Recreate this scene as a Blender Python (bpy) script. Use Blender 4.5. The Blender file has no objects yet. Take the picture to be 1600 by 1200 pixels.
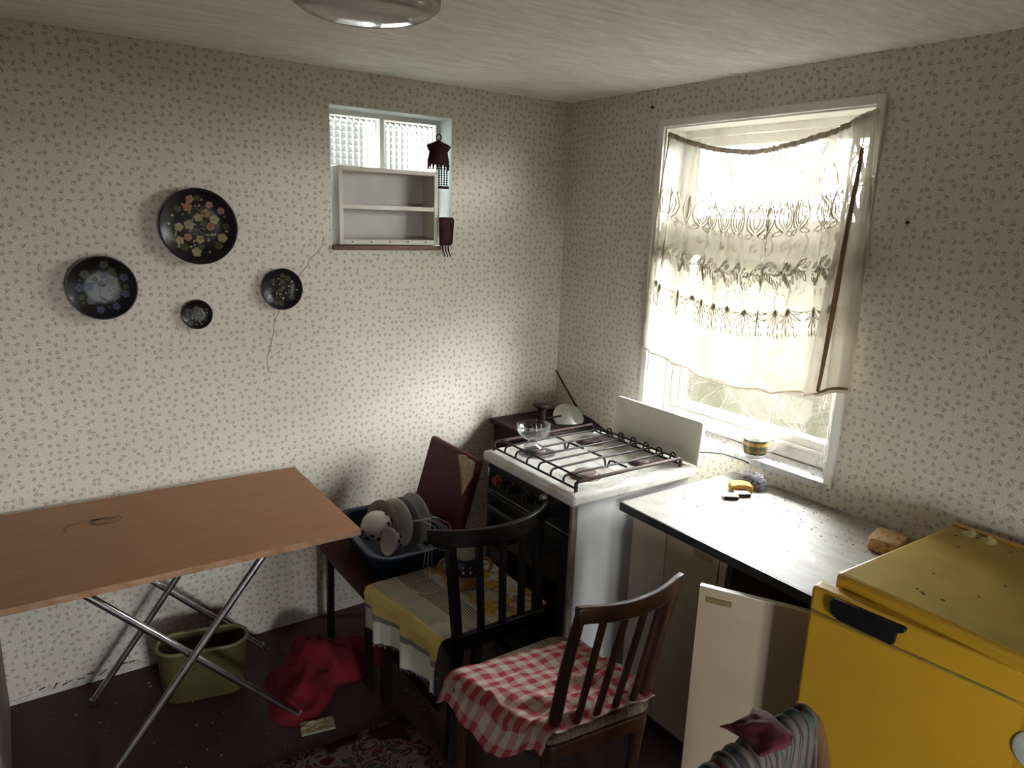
import bpy, bmesh, math, random
from mathutils import Vector, Matrix, noise
random.seed(7)
PI = math.pi
S = bpy.context.scene
COL = S.collection

# ------------------------------------------------------------------ camera
cam_d = bpy.data.cameras.new('camera')
cam = bpy.data.objects.new('camera', cam_d)
COL.objects.link(cam)
CR = Vector((0.82119438, -0.5696517, 0.03371544))
CU = Vector((0.10317215, 0.20631998, 0.9730301))
CD = Vector((0.56124442, 0.79556835, -0.228201))
cm = Matrix((CR, CU, -CD)).transposed().to_4x4()
cm.translation = Vector((-2.2118, -2.7513, 1.7204))
cam.matrix_world = cm
cam_d.sensor_fit = 'HORIZONTAL'
cam_d.sensor_width = 36.0
cam_d.lens = 1118.98 / 1600 * 36
cam_d.clip_start = 0.02
S.camera = cam

# ------------------------------------------------------------------ sky / light / exposure
W = bpy.data.worlds.new('overcast_sky')
S.world = W
W.use_nodes = True
bg = W.node_tree.nodes['Background']
bg.inputs['Color'].default_value = (0.985, 0.985, 1.0, 1)
bg.inputs['Strength'].default_value = 10.0


def portal(loc, rot, sx, sy):
    l = bpy.data.lights.new('sky_portal', 'AREA')
    l.shape = 'RECTANGLE'
    l.size = sx
    l.size_y = sy
    l.cycles.is_portal = True
    o = bpy.data.objects.new('sky_portal', l)
    o.location = loc
    o.rotation_euler = rot
    COL.objects.link(o)


WY0, WY1, WZ0, WZ1 = -1.485, -0.62, 0.868, 2.085          # window opening in the right wall
RX0, RY0, RH = -3.1, -4.4, 2.237                          # room extents (corner of the two seen walls is the origin)
BW = (-1.90, -1.30, 0.50, 1.20)                              # added fill window in the unseen wall behind the camera (x0, x1, z0, z1)
portal((0.20, (WY0 + WY1) / 2, (WZ0 + WZ1) / 2), (0, PI / 2, 0), WZ1 - WZ0, WY1 - WY0)
portal((-0.89, 0.22, 1.85), (-PI / 2, 0, 0), 0.54, 0.53)
portal(((BW[0] + BW[1]) / 2, RY0 - 0.2, (BW[2] + BW[3]) / 2), (PI / 2, 0, 0), BW[1] - BW[0], BW[3] - BW[2])
S.view_settings.view_transform = 'Standard'
S.view_settings.look = 'None'
S.view_settings.exposure = 3.3
S.view_settings.gamma = 1.0
S.view_settings.use_curve_mapping = False


# ------------------------------------------------------------------ geometry helpers
class G:
    """collects vertices, faces and uvs for one mesh"""

    def __init__(self):
        self.v, self.f, self.uv, self.m = [], [], {}, []
        self.mi = 0

    def face(self, idx, uv=None):
        if uv:
            self.uv[len(self.f)] = uv
        self.f.append(tuple(idx))
        self.m.append(self.mi)

    def box(self, a, b, M=None):
        n = len(self.v)
        for z in (a[2], b[2]):
            for y in (a[1], b[1]):
                for x in (a[0], b[0]):
                    p = Vector((x, y, z))
                    self.v.append(M @ p if M else p)
        for q in ((0, 2, 3, 1), (4, 5, 7, 6), (0, 1, 5, 4), (2, 6, 7, 3), (0, 4, 6, 2), (1, 3, 7, 5)):
            self.face([n + i for i in q])
        return self

    def bar(self, p0, p1, w, h, up=(0, 0, 1)):
        """rectangular bar from p0 to p1, w across, h along up"""
        p0, p1 = Vector(p0), Vector(p1)
        d = (p1 - p0)
        L = d.length
        d.normalize()
        up = Vector(up)
        s = d.cross(up).normalized()
        u = s.cross(d)
        M = Matrix((d, s, u)).transposed().to_4x4()
        M.translation = p0
        return self.box((0, -w / 2, -h / 2), (L, w / 2, h / 2), M)

    def tube(self, pts, r, n=8, closed=False, caps=True, flat=None):
        pts = [Vector(p) for p in pts]
        k = len(pts)
        rr = r if isinstance(r, (list, tuple)) else [r] * k
        base = len(self.v)
        T = []
        for i in range(k):
            if closed:
                t = pts[(i + 1) % k] - pts[i - 1]
            else:
                t = pts[min(i + 1, k - 1)] - pts[max(i - 1, 0)]
            T.append(t.normalized())
        ref = Vector((0, 0, 1)) if abs(T[0].z) < 0.9 else Vector((1, 0, 0))
        nrm = (ref - T[0] * ref.dot(T[0])).normalized()
        for i in range(k):
            nrm = (nrm - T[i] * nrm.dot(T[i]))
            nrm = nrm.normalized() if nrm.length > 1e-6 else T[i].orthogonal().normalized()
            b = T[i].cross(nrm)
            for j in range(n):
                a = 2 * PI * j / n
                self.v.append(pts[i] + (nrm * math.cos(a) + b * math.sin(a) * (flat or 1)) * rr[i])
        for i in range(k if closed else k - 1):
            for j in range(n):
                a, b = base + i * n + j, base + i * n + (j + 1) % n
                c, d = base + ((i + 1) % k) * n + (j + 1) % n, base + ((i + 1) % k) * n + j
                self.face((a, b, c, d))
        if caps and not closed:
            self.face([base + j for j in range(n)][::-1])
            self.face([base + (k - 1) * n + j for j in range(n)])
        return self

    def lathe(self, prof, n=32, M=None, sx=1, sy=1):
        """prof: (radius, height) list; axis z"""
        base = len(self.v)
        k = len(prof)
        for r, z in prof:
            for j in range(n):
                a = 2 * PI * j / n
                p = Vector((r * math.cos(a) * sx, r * math.sin(a) * sy, z))
                self.v.append(M @ p if M else p)
        for i in range(k - 1):
            for j in range(n):
                q = (base + i * n + j, base + i * n + (j + 1) % n, base + (i + 1) * n + (j + 1) % n, base + (i + 1) * n + j)
                u0, u1, v0, v1 = j / n, (j + 1) / n, i / (k - 1), (i + 1) / (k - 1)
                self.face(q, ((u0, v0), (u1, v0), (u1, v1), (u0, v1)))
        if prof[0][0] > 1e-5:
            self.face([base + j for j in range(n)][::-1])
        if prof[-1][0] > 1e-5:
            self.face([base + (k - 1) * n + j for j in range(n)])
        return self

    def grid(self, fn, nu, nv):
        base = len(self.v)
        for i in range(nv + 1):
            for j in range(nu + 1):
                self.v.append(Vector(fn(j / nu, i / nv)))
        for i in range(nv):
            for j in range(nu):
                a = base + i * (nu + 1) + j
                self.face((a, a + 1, a + nu + 2, a + nu + 1),
                          ((j / nu, i / nv), ((j + 1) / nu, i / nv), ((j + 1) / nu, (i + 1) / nv), (j / nu, (i + 1) / nv)))
        return self

    def prism(self, poly, z0, z1, M=None):
        n = len(poly)
        b = len(self.v)
        for z in (z0, z1):
            for x, y in poly:
                p = Vector((x, y, z))
                self.v.append(M @ p if M else p)
        self.face([b + i for i in range(n)][::-1])
        self.face([b + n + i for i in range(n)])
        for i in range(n):
            j = (i + 1) % n
            self.face((b + i, b + j, b + n + j, b + n + i))
        return self

    def ribbon(self, pts, nrm, w):
        """flat ribbon following pts, lying across the normal nrm"""
        pts = [Vector(p) for p in pts]
        nrm = Vector(nrm)
        b = len(self.v)
        k = len(pts)
        for i in range(k):
            t = (pts[min(i + 1, k - 1)] - pts[max(i - 1, 0)]).normalized()
            s = t.cross(nrm).normalized()
            ww = w[i] if isinstance(w, (list, tuple)) else w
            self.v.append(pts[i] - s * ww / 2)
            self.v.append(pts[i] + s * ww / 2)
        for i in range(k - 1):
            self.face((b + 2 * i, b + 2 * i + 1, b + 2 * i + 3, b + 2 * i + 2))
        return self

    def obj(self, name, mats, parent=None, smooth=False, bevel=0, seg=2, solid=0, sub=0, angle=None):
        me = bpy.data.meshes.new(name)
        me.from_pydata([tuple(p) for p in self.v], [], self.f)
        if self.uv:
            ul = me.uv_layers.new(name='UVMap')
            for p in me.polygons:
                u = self.uv.get(p.index)
                if u:
                    for li, c in zip(p.loop_indices, u):
                        ul.data[li].uv = c
        if not isinstance(mats, (list, tuple)):
            mats = [mats]
        for m in mats:
            me.materials.append(m)
        for p in me.polygons:
            p.use_smooth = smooth
            p.material_index = min(self.m[p.index], len(mats) - 1)
        bm = bmesh.new()
        bm.from_mesh(me)
        bmesh.ops.remove_doubles(bm, verts=bm.verts, dist=1e-6)
        if not solid:
            bmesh.ops.recalc_face_normals(bm, faces=bm.faces)
        bm.to_mesh(me)
        bm.free()
        if smooth and angle:
            me.set_sharp_from_angle(angle=math.radians(angle))
        o = bpy.data.objects.new(name, me)
        COL.objects.link(o)
        if parent:
            o.parent = parent
            o.matrix_parent_inverse = Matrix.Translation(-parent.location) if not parent.rotation_euler.z else parent.matrix_basis.inverted()
        if solid:
            md = o.modifiers.new('solid', 'SOLIDIFY')
            md.thickness = solid
            md.offset = 0
        if bevel:
            md = o.modifiers.new('bevel', 'BEVEL')
            md.width = bevel
            md.segments = seg
            md.limit_method = 'ANGLE'
            md.angle_limit = math.radians(35)
            for p in me.polygons:
                p.use_smooth = True
            me.set_sharp_from_angle(angle=math.radians(40))
        if sub:
            md = o.modifiers.new('sub', 'SUBSURF')
            md.levels = sub
            md.render_levels = sub
        return o


def tag(o, label, cat=None, group=None, kind=None):
    o['label'] = label
    if cat:
        o['category'] = cat
    if group:
        o['group'] = group
    if kind:
        o['kind'] = kind
    return o


def thing(name, loc, label, cat, group=None):
    o = bpy.data.objects.new(name, None)
    o.empty_display_size = 0.05
    o.location = loc
    COL.objects.link(o)
    return tag(o, label, cat, group)


def struct(o, label=None):
    o['kind'] = 'structure'
    if label:
        o['label'] = label
    return o


def lerp(a, b, t):
    return a + (b - a) * t


def pw(xs, t):
    """piecewise linear / smooth interpolation over (t, value) pairs"""
    if t <= xs[0][0]:
        return xs[0][1]
    for (a, va), (b, vb) in zip(xs, xs[1:]):
        if t <= b:
            return va + (vb - va) * (t - a) / (b - a)
    return xs[-1][1]


def fbm(p, s=1.0, o=3):
    return noise.fractal(Vector(p) * s, 1.0, 2.0, o)


def circle_pts(c, r, n, ax=(1, 0, 0), ay=(0, 1, 0), a0=0, a1=2 * PI):
    c, ax, ay = Vector(c), Vector(ax), Vector(ay)
    return [c + ax * r * math.cos(lerp(a0, a1, i / n)) + ay * r * math.sin(lerp(a0, a1, i / n)) for i in range(n + (0 if abs(a1 - a0 - 2 * PI) < 1e-6 else 1))]


# ------------------------------------------------------------------ material helpers
class NT:
    def __init__(self, name):
        self.m = bpy.data.materials.new(name)
        self.m.use_nodes = True
        self.t = self.m.node_tree
        self.b = self.t.nodes['Principled BSDF']
        self.out = self.t.nodes['Material Output']

    def n(self, typ, _in=None, **kw):
        nd = self.t.nodes.new(typ)
        for k, v in kw.items():
            setattr(nd, k, v)
        for k, v in (_in or {}).items():
            self.set(nd.inputs[k], v)
        return nd

    def set(self, sock, v):
        if isinstance(v, bpy.types.NodeSocket):
            self.t.links.new(v, sock)
        elif isinstance(v, tuple) and len(v) == 3 and sock.type == 'RGBA':
            sock.default_value = (*v, 1)
        else:
            sock.default_value = v

    def math(self, op, a, b=0.0, c=None, clamp=False):
        nd = self.n('ShaderNodeMath', operation=op, use_clamp=clamp)
        self.set(nd.inputs[0], a)
        self.set(nd.inputs[1], b)
        if c is not None:
            self.set(nd.inputs[2], c)
        return nd.outputs[0]

    def vm(self, op, a, b=None):
        nd = self.n('ShaderNodeVectorMath', operation=op)
        self.set(nd.inputs[0], a)
        if b is not None:
            self.set(nd.inputs[1], b)
        return nd.outputs['Value'] if op in ('LENGTH', 'DOT_PRODUCT', 'DISTANCE') else nd.outputs[0]

    def mix(self, f, a, b, blend='MIX'):
        nd = self.n('ShaderNodeMix', data_type='RGBA', blend_type=blend)
        self.set(nd.inputs[0], f)
        self.set(nd.inputs[6], a)
        self.set(nd.inputs[7], b)
        return nd.outputs[2]

    def rng(self, v, a, b, c=0.0, d=1.0, smooth=False):
        nd = self.n('ShaderNodeMapRange', clamp=True, interpolation_type='SMOOTHSTEP' if smooth else 'LINEAR')
        for i, x in enumerate((v, a, b, c, d)):
            self.set(nd.inputs[i], x)
        return nd.outputs[0]

    def coord(self, kind='Object'):
        return self.n('ShaderNodeTexCoord').outputs[kind]

    def noise(self, vec, scale, detail=4, rough=0.55, dist=0.0):
        nd = self.n('ShaderNodeTexNoise', {'Scale': scale, 'Detail': detail, 'Roughness': rough, 'Distortion': dist})
        if vec is not None:
            self.set(nd.inputs['Vector'], vec)
        return nd.outputs['Fac']

    def mapping(self, vec, scale=(1, 1, 1), rot=(0, 0, 0), loc=(0, 0, 0)):
        nd = self.n('ShaderNodeMapping')
        self.set(nd.inputs['Vector'], vec)
        nd.inputs['Scale'].default_value = scale
        nd.inputs['Rotation'].default_value = rot
        nd.inputs['Location'].default_value = loc
        return nd.outputs[0]

    def sep(self, v):
        nd = self.n('ShaderNodeSeparateXYZ')
        self.set(nd.inputs[0], v)
        return nd.outputs

    def bump(self, h, strength=0.2, dist=0.01):
        nd = self.n('ShaderNodeBump', {'Strength': strength, 'Distance': dist})
        self.set(nd.inputs['Height'], h)
        self.t.links.new(nd.outputs[0], self.b.inputs['Normal'])

    def fin(self, color=None, rough=0.5, metal=0.0, spec=0.5, coat=0.0, trans=0.0, ior=1.45):
        if color is not None:
            self.set(self.b.inputs['Base Color'], color)
        self.set(self.b.inputs['Roughness'], rough)
        self.set(self.b.inputs['Metallic'], metal)
        self.set(self.b.inputs['Specular IOR Level'], spec)
        self.set(self.b.inputs['Coat Weight'], coat)
        self.set(self.b.inputs['Transmission Weight'], trans)
        self.set(self.b.inputs['IOR'], ior)
        return self.m


def mat(name, c, c2=None, scale=8.0, lo=0.4, hi=0.65, rough=0.5, metal=0.0, spec=0.5, coat=0.0, bump=0.0, bscale=60.0, stretch=(1, 1, 1), dist=0.004):
    """plain procedural material: base colour broken up by a second colour through noise, with fine relief"""
    t = NT(name)
    co = t.mapping(t.coord(), scale=stretch)
    col = c
    if c2:
        col = t.mix(t.rng(t.noise(co, scale, 5, 0.6), lo, hi), c, c2)
    if bump:
        t.bump(t.noise(co, bscale, 3), bump, dist)
    return t.fin(col, rough, metal, spec, coat)


def wallpaper(name, axis, stain=0.0):
    t = NT(name)
    s = t.sep(t.coord())
    h = s[0] if axis == 'x' else s[1]
    cv = t.n('ShaderNodeCombineXYZ', {0: h, 1: s[2], 2: 0.0}).outputs[0]
    p = t.mapping(cv, scale=(35, 35, 1))
    vo = t.n('ShaderNodeTexVoronoi', {'Scale': 1.0, 'Randomness': 0.62}, voronoi_dimensions='2D', feature='F1')
    t.set(vo.inputs['Vector'], p)
    loc = t.vm('SUBTRACT', p, vo.outputs['Position'])
    rnd = t.n('ShaderNodeSeparateColor')
    t.set(rnd.inputs[0], vo.outputs['Color'])
    ang = t.math('MULTIPLY', rnd.outputs[0], 2 * PI)
    vr = t.n('ShaderNodeVectorRotate', rotation_type='Z_AXIS')
    t.set(vr.inputs['Vector'], loc)
    t.set(vr.inputs['Angle'], ang)
    q = vr.outputs[0]
    tot = None
    for ox, oy, a, la, lb in ((0.13, 0.05, 0.55, 0.17, 0.085), (-0.12, 0.07, -0.45, 0.15, 0.08), (0.02, -0.13, 1.45, 0.17, 0.06), (-0.2, -0.17, 0.9, 0.07, 0.06)):
        d = t.vm('SUBTRACT', q, (ox, oy, 0))
        r = t.n('ShaderNodeVectorRotate', {'Angle': a}, rotation_type='Z_AXIS')
        t.set(r.inputs['Vector'], d)
        L = t.vm('LENGTH', t.vm('MULTIPLY', r.outputs[0], (1 / la, 1 / lb, 0)))
        f = t.rng(L, 1.25, 0.75)
        tot = f if tot is None else t.math('MAXIMUM', tot, f)
    v2 = t.n('ShaderNodeTexVoronoi', {'Scale': 2.6, 'Randomness': 0.8}, voronoi_dimensions='2D')
    t.set(v2.inputs['Vector'], p)
    dots = t.math('MULTIPLY', t.rng(v2.outputs['Distance'], 0.24, 0.12), 0.30)
    ink = t.math('MAXIMUM', t.math('MULTIPLY', tot, 0.62), dots)
    base = t.mix(t.rng(t.noise(cv, 1.7, 4), 0.38, 0.7), (0.66, 0.615, 0.55), (0.60, 0.545, 0.455))
    if stain:
        edge = t.rng(h, -0.45, 0.0)
        zz = t.math('MULTIPLY', t.rng(s[2], 1.0, 1.5), t.rng(s[2], 2.2, 1.7))
        st = t.math('MULTIPLY', t.math('MULTIPLY', edge, zz), t.rng(t.noise(cv, 3.5, 5), 0.38, 0.62))
        base = t.mix(t.math('MULTIPLY', st, stain), base, (0.45, 0.30, 0.18))
    col = t.mix(ink, base, (0.17, 0.145, 0.115))
    t.bump(t.noise(cv, 25, 3), 0.06, 0.01)
    return t.fin(col, 0.85, spec=0.2)


def ceiling_mat():
    t = NT('whitewash_ceiling')
    co = t.coord()
    a = t.noise(t.mapping(co, scale=(1, 5, 1), rot=(0, 0, 0.5)), 7, 6, 0.65, 0.6)
    b = t.noise(co, 2.0, 3)
    col = t.mix(t.rng(a, 0.35, 0.68), (0.86, 0.845, 0.81), (0.66, 0.64, 0.60))
    col = t.mix(t.rng(b, 0.45, 0.75, 0, 0.35), col, (0.60, 0.56, 0.51))
    t.bump(a, 0.35, 0.012)
    return t.fin(col, 0.9, spec=0.15)


def floor_mat():
    t = NT('maroon_floor_paint')
    co = t.coord()
    col = t.mix(t.rng(t.noise(co, 3, 6, 0.6), 0.35, 0.7), (0.042, 0.017, 0.016), (0.062, 0.034, 0.031))
    col = t.mix(t.rng(t.noise(co, 60, 2), 0.68, 0.75, 0, 0.5), col, (0.2, 0.15, 0.13))
    t.bump(t.noise(co, 30, 3), 0.08, 0.01)
    return t.fin(col, 0.55, spec=0.35)


def table_mat():
    t = NT('orange_beech_laminate')
    co = t.coord()
    g = t.noise(t.mapping(co, scale=(1.2, 14, 14)), 5, 6, 0.6, 0.4)
    col = t.mix(t.rng(g, 0.3, 0.7), (0.33, 0.155, 0.062), (0.27, 0.115, 0.045))
    col = t.mix(t.rng(t.noise(co, 4, 3), 0.55, 0.75, 0, 0.3), col, (0.36, 0.2, 0.11))
    return t.fin(col, 0.42, spec=0.4)


def worktop_mat():
    t = NT('scuffed_white_laminate')
    co = t.coord()
    col = t.mix(t.rng(t.noise(t.mapping(co, scale=(3, 1, 1)), 9, 6, 0.65), 0.42, 0.7), (0.38, 0.365, 0.33), (0.29, 0.27, 0.23))
    col = t.mix(t.rng(t.noise(t.mapping(co, scale=(8, 1.6, 1), rot=(0, 0, 0.3)), 4.5, 5, 0.7, 1.2), 0.60, 0.68, 0, 0.55), col, (0.40, 0.37, 0.31))
    col = t.mix(t.rng(t.noise(co, 110, 2), 0.68, 0.74, 0, 0.7), col, (0.16, 0.13, 0.10))
    rg = t.rng(t.noise(co, 12, 4), 0.3, 0.7, 0.4, 0.6)
    return t.fin(col, rg, spec=0.25)


def rug_mat():
    t = NT('floral_rug_pile')
    co = t.coord()
    a = t.noise(co, 9, 3, 0.5, 2.4)
    b = t.noise(co, 5, 2, 0.5, 1.2)
    s = t.math('SINE', t.math('MULTIPLY', a, 34))
    col = t.mix(t.rng(s, 0.1, 0.5), (0.15, 0.115, 0.10), (0.07, 0.014, 0.016))
    col = t.mix(t.rng(b, 0.53, 0.58), col, (0.035, 0.010, 0.010))
    col = t.mix(t.rng(t.noise(co, 14, 3), 0.6, 0.63), col, (0.05, 0.055, 0.045))
    t.bump(t.noise(co, 320, 2), 0.6, 0.006)
    return t.fin(col, 0.95, spec=0.1)


def gingham_mat():
    t = NT('red_gingham_cotton')
    s = t.sep(t.coord('UV'))

    def band(x, n):
        return t.rng(t.math('ABSOLUTE', t.math('SUBTRACT', t.math('FRACT', t.math('MULTIPLY', x, n)), 0.5)), 0.235, 0.265)
    a, b = band(s[0], 9.5), band(s[1], 9.5)
    f = t.math('MULTIPLY', t.math('ADD', a, b), 0.5)
    thread = t.noise(t.mapping(t.coord('UV'), scale=(400, 40, 1)), 3, 2)
    col = t.mix(f, (0.50, 0.43, 0.395), (0.36, 0.038, 0.06))
    col = t.mix(t.rng(thread, 0.4, 0.8, 0, 0.25), col, (0.55, 0.35, 0.33))
    t.bump(t.noise(t.coord('UV'), 300, 2), 0.25, 0.002)
    return t.fin(col, 0.9, spec=0.1)


def tea_towel_mat():
    """u runs across the towel: striped beige, yellow, grey, white"""
    t = NT('striped_tea_towel')
    uv = t.coord('UV')
    s = t.sep(uv)
    u = s[0]
    ln = t.rng(t.math('ABSOLUTE', t.math('SUBTRACT', t.math('FRACT', t.math('MULTIPLY', u, 66)), 0.5)), 0.26, 0.33)
    zone = t.math('MULTIPLY', t.rng(u, 0.40, 0.405), t.rng(u, 0.56, 0.555))
    col = t.mix(t.math('MULTIPLY', ln, zone), (0.50, 0.46, 0.38), (0.06, 0.055, 0.05))
    pat = t.math('MULTIPLY', t.rng(u, 0.38, 0.37), t.rng(t.noise(t.mapping(uv, scale=(9, 5, 1)), 1.2, 2, 0.5, 1), 0.5, 0.54))
    col = t.mix(pat, col, (0.50, 0.32, 0.05))
    pat2 = t.math('MULTIPLY', t.rng(u, 0.34, 0.33), t.rng(t.noise(t.mapping(uv, scale=(7, 7, 1), loc=(3, 2, 0)), 1.6, 2, 0.5, 1), 0.56, 0.6))
    col = t.mix(pat2, col, (0.34, 0.16, 0.14))
    col = t.mix(t.math('MULTIPLY', t.rng(u, 0.70, 0.705), t.rng(u, 0.835, 0.83)), col, (0.76, 0.60, 0.20))
    col = t.mix(t.rng(u, 0.832, 0.836), col, (0.27, 0.28, 0.28))
    col = t.mix(t.rng(u, 0.862, 0.866), col, (0.76, 0.76, 0.69))
    t.bump(t.noise(t.mapping(uv, scale=(60, 200, 1)), 2, 2), 0.3, 0.003)
    return t.fin(col, 0.9, spec=0.1)


def plaid_mat():
    t = NT('tartan_printed_porcelain')
    s = t.sep(t.coord('UV'))
    u = t.math('FRACT', t.math('MULTIPLY', s[0], 7.0))
    z = t.sep(t.coord())[2]

    def near(x, c, w):
        return t.rng(t.math('ABSOLUTE', t.math('SUBTRACT', x, c)), w, w * 0.8)
    col = t.mix(near(u, 0.5, 0.17), (0.030, 0.045, 0.026), (0.16, 0.09, 0.02))
    col = t.mix(near(u, 0.5, 0.04), col, (0.05, 0.04, 0.02))
    col = t.mix(near(z, 0.925, 0.007), col, (0.26, 0.15, 0.03))
    col = t.mix(near(z, 0.898, 0.004), col, (0.16, 0.09, 0.02))
    col = t.mix(t.math('MULTIPLY', near(u, 0.5, 0.17), near(z, 0.925, 0.007)), col, (0.38, 0.23, 0.05))
    zone = t.math('MULTIPLY', t.rng(z, 0.8855, 0.886), t.rng(z, 0.9405, 0.940))
    col = t.mix(zone, (0.72, 0.70, 0.66), col)
    return t.fin(col, 0.2, spec=0.5)


def sheer_mat(name, col, op_lo, op_hi, zone=None, back=0.3):
    """thin cloth: part of the light passes straight through the weave, the rest is scattered to both sides"""
    t = NT(name)
    t.t.nodes.remove(t.b)
    tr = t.n('ShaderNodeBsdfTransparent')
    df = t.n('ShaderNodeBsdfDiffuse', {'Color': col})
    tl = t.n('ShaderNodeBsdfTranslucent', {'Color': (col[0] * back, col[1] * back, col[2] * back, 1)})
    m1 = t.n('ShaderNodeMixShader', {0: 0.5, 1: df.outputs[0], 2: tl.outputs[0]})
    v = t.sep(t.coord('UV'))[1]
    op = op_lo
    if zone:
        zf = t.math('MULTIPLY', t.rng(v, zone[0], zone[0] + 0.03), t.rng(v, zone[1], zone[1] - 0.03))
        op = t.rng(zf, 0, 1, op_lo, op_hi)
    nz = t.noise(t.coord(), 14, 3)
    op = t.math('ADD', op, t.rng(nz, 0.3, 0.7, -0.05, 0.05), clamp=True)
    m2 = t.n('ShaderNodeMixShader', {0: op, 1: tr.outputs[0], 2: m1.outputs[0]})
    t.t.links.new(m2.outputs[0], t.out.inputs[0])
    return t.m


def pane_mat(name, tint=(0.96, 0.98, 0.97), dirt=0.06):
    """thin window glass: straight transmission, a Fresnel reflection and a film of dust"""
    t = NT(name)
    t.t.nodes.remove(t.b)
    tr = t.n('ShaderNodeBsdfTransparent', {'Color': tint})
    gl = t.n('ShaderNodeBsdfGlossy', {'Roughness': 0.02})
    lw = t.n('ShaderNodeLayerWeight', {'Blend': 0.5})
    fres = t.math('MULTIPLY_ADD', t.math('POWER', lw.outputs['Facing'], 5.0), 0.95, 0.03)
    m1 = t.n('ShaderNodeMixShader', {0: fres, 1: tr.outputs[0], 2: gl.outputs[0]})
    df = t.n('ShaderNodeBsdfDiffuse', {'Color': (0.6, 0.6, 0.57, 1)})
    d = t.rng(t.noise(t.coord(), 6, 5, 0.65), 0.4, 0.75, 0, dirt)
    m2 = t.n('ShaderNodeMixShader', {0: d, 1: m1.outputs[0], 2: df.outputs[0]})
    t.t.links.new(m2.outputs[0], t.out.inputs[0])
    return t.m


M = {}
M['paper_back'] = wallpaper('sprig_wallpaper_back', 'x', 0.4)
M['paper_right'] = wallpaper('sprig_wallpaper_right', 'y', 0.0)
M['ceiling'] = ceiling_mat()
M['dim_paint'] = mat('dull_oil_paint', (0.45, 0.42, 0.36), (0.38, 0.35, 0.30), 3, rough=0.7)
M['floor'] = floor_mat()
M['plaster'] = mat('bare_plaster', (0.62, 0.60, 0.56), (0.42, 0.37, 0.31), 14, rough=0.9, bump=0.4, bscale=40)
M['white_paint'] = mat('old_white_gloss_paint', (0.70, 0.69, 0.65), (0.56, 0.53, 0.47), 6, 0.5, 0.75, rough=0.4, bump=0.08, bscale=30)
M['sill_paint'] = mat('dusty_sill_paint', (0.52, 0.52, 0.53), (0.33, 0.29, 0.25), 30, 0.55, 0.7, rough=0.6, bump=0.1)
M['table'] = table_mat()
M['table_edge'] = mat('orange_chipboard_edge', (0.25, 0.115, 0.045), (0.35, 0.2, 0.12), 25, rough=0.55)
M['chrome'] = mat('dull_chrome_tube', (0.52, 0.52, 0.52), (0.36, 0.35, 0.34), 18, rough=0.28, metal=1.0)
M['wire'] = mat('bright_steel_wire', (0.6, 0.6, 0.6), (0.4, 0.39, 0.38), 40, rough=0.25, metal=1.0)
M['panel'] = mat('grey_brown_panel', (0.15, 0.115, 0.09), (0.11, 0.085, 0.065), 4, rough=0.6)
M['worktop'] = worktop_mat()
M['black_edge'] = mat('black_plastic_edge', (0.012, 0.012, 0.012), (0.03, 0.028, 0.025), 20, rough=0.45)
M['cream'] = mat('cream_cabinet_laminate', (0.43, 0.37, 0.295), (0.385, 0.315, 0.24), 3, rough=0.5)
M['cream_door'] = mat('cream_door_laminate', (0.39, 0.315, 0.23), (0.345, 0.265, 0.185), 3, rough=0.45)
M['inner'] = mat('bare_cabinet_interior', (0.30, 0.22, 0.17), (0.22, 0.15, 0.11), 5, rough=0.8)
M['grip'] = mat('brass_brown_grip', (0.30, 0.21, 0.10), (0.22, 0.14, 0.06), 30, rough=0.4, metal=0.3)
M['yellow'] = mat('yellow_enamel', (0.49, 0.275, 0.017), (0.44, 0.24, 0.017), 4, 0.4, 0.7, rough=0.38, spec=0.45, bump=0.03, bscale=25)
M['dusty_lit_yellow'] = mat('dusty_lit_yellow_enamel', (0.42, 0.29, 0.065), (0.36, 0.245, 0.06), 6, rough=0.7, spec=0.15)  # dust tone plus light painted into the upward-facing fridge top
M['black_plastic'] = mat('black_plastic', (0.006, 0.006, 0.007), (0.012, 0.011, 0.011), 15, rough=0.45, spec=0.2)
M['white_enamel'] = mat('white_stove_enamel', (0.62, 0.605, 0.57), (0.40, 0.35, 0.29), 11, 0.5, 0.72, rough=0.3, spec=0.5)
M['grey_enamel'] = mat('stove_side_enamel', (0.60, 0.60, 0.59), (0.47, 0.46, 0.44), 4, 0.5, 0.75, rough=0.4)
M['lid_enamel'] = mat('stove_lid_enamel', (0.62, 0.60, 0.54), (0.52, 0.49, 0.43), 5, 0.5, 0.75, rough=0.3)
M['black_glass'] = mat('black_oven_glass', (0.005, 0.005, 0.006), (0.009, 0.009, 0.008), 8, rough=0.12)
M['black_enamel'] = mat('black_enamel_panel', (0.013, 0.013, 0.013), (0.02, 0.02, 0.019), 8, rough=0.45, spec=0.2)
M['grate'] = mat('black_grate_rod', (0.012, 0.011, 0.011), (0.035, 0.022, 0.018), 30, rough=0.5)
M['rust'] = mat('rusty_rod', (0.065, 0.032, 0.026), (0.03, 0.018, 0.016), 40, rough=0.6, metal=0.3)
M['burner'] = mat('stained_burner', (0.10, 0.075, 0.07), (0.25, 0.19, 0.17), 60, rough=0.6, metal=0.3)
M['burner_red'] = mat('rusty_burner', (0.12, 0.06, 0.05), (0.24, 0.19, 0.17), 50, rough=0.7)
M['alu'] = mat('grey_aluminium', (0.42, 0.41, 0.40), (0.3, 0.29, 0.28), 30, rough=0.4, metal=0.8)
M['red_knob'] = mat('faded_red_knob', (0.35, 0.06, 0.045), (0.25, 0.04, 0.03), 40, rough=0.5)
M['white_label'] = mat('white_switch', (0.6, 0.6, 0.57), (0.5, 0.49, 0.45), 30, rough=0.4)
M['trim'] = mat('beige_metal_strip', (0.36, 0.31, 0.25), (0.25, 0.2, 0.15), 14, rough=0.45, metal=0.3)
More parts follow.
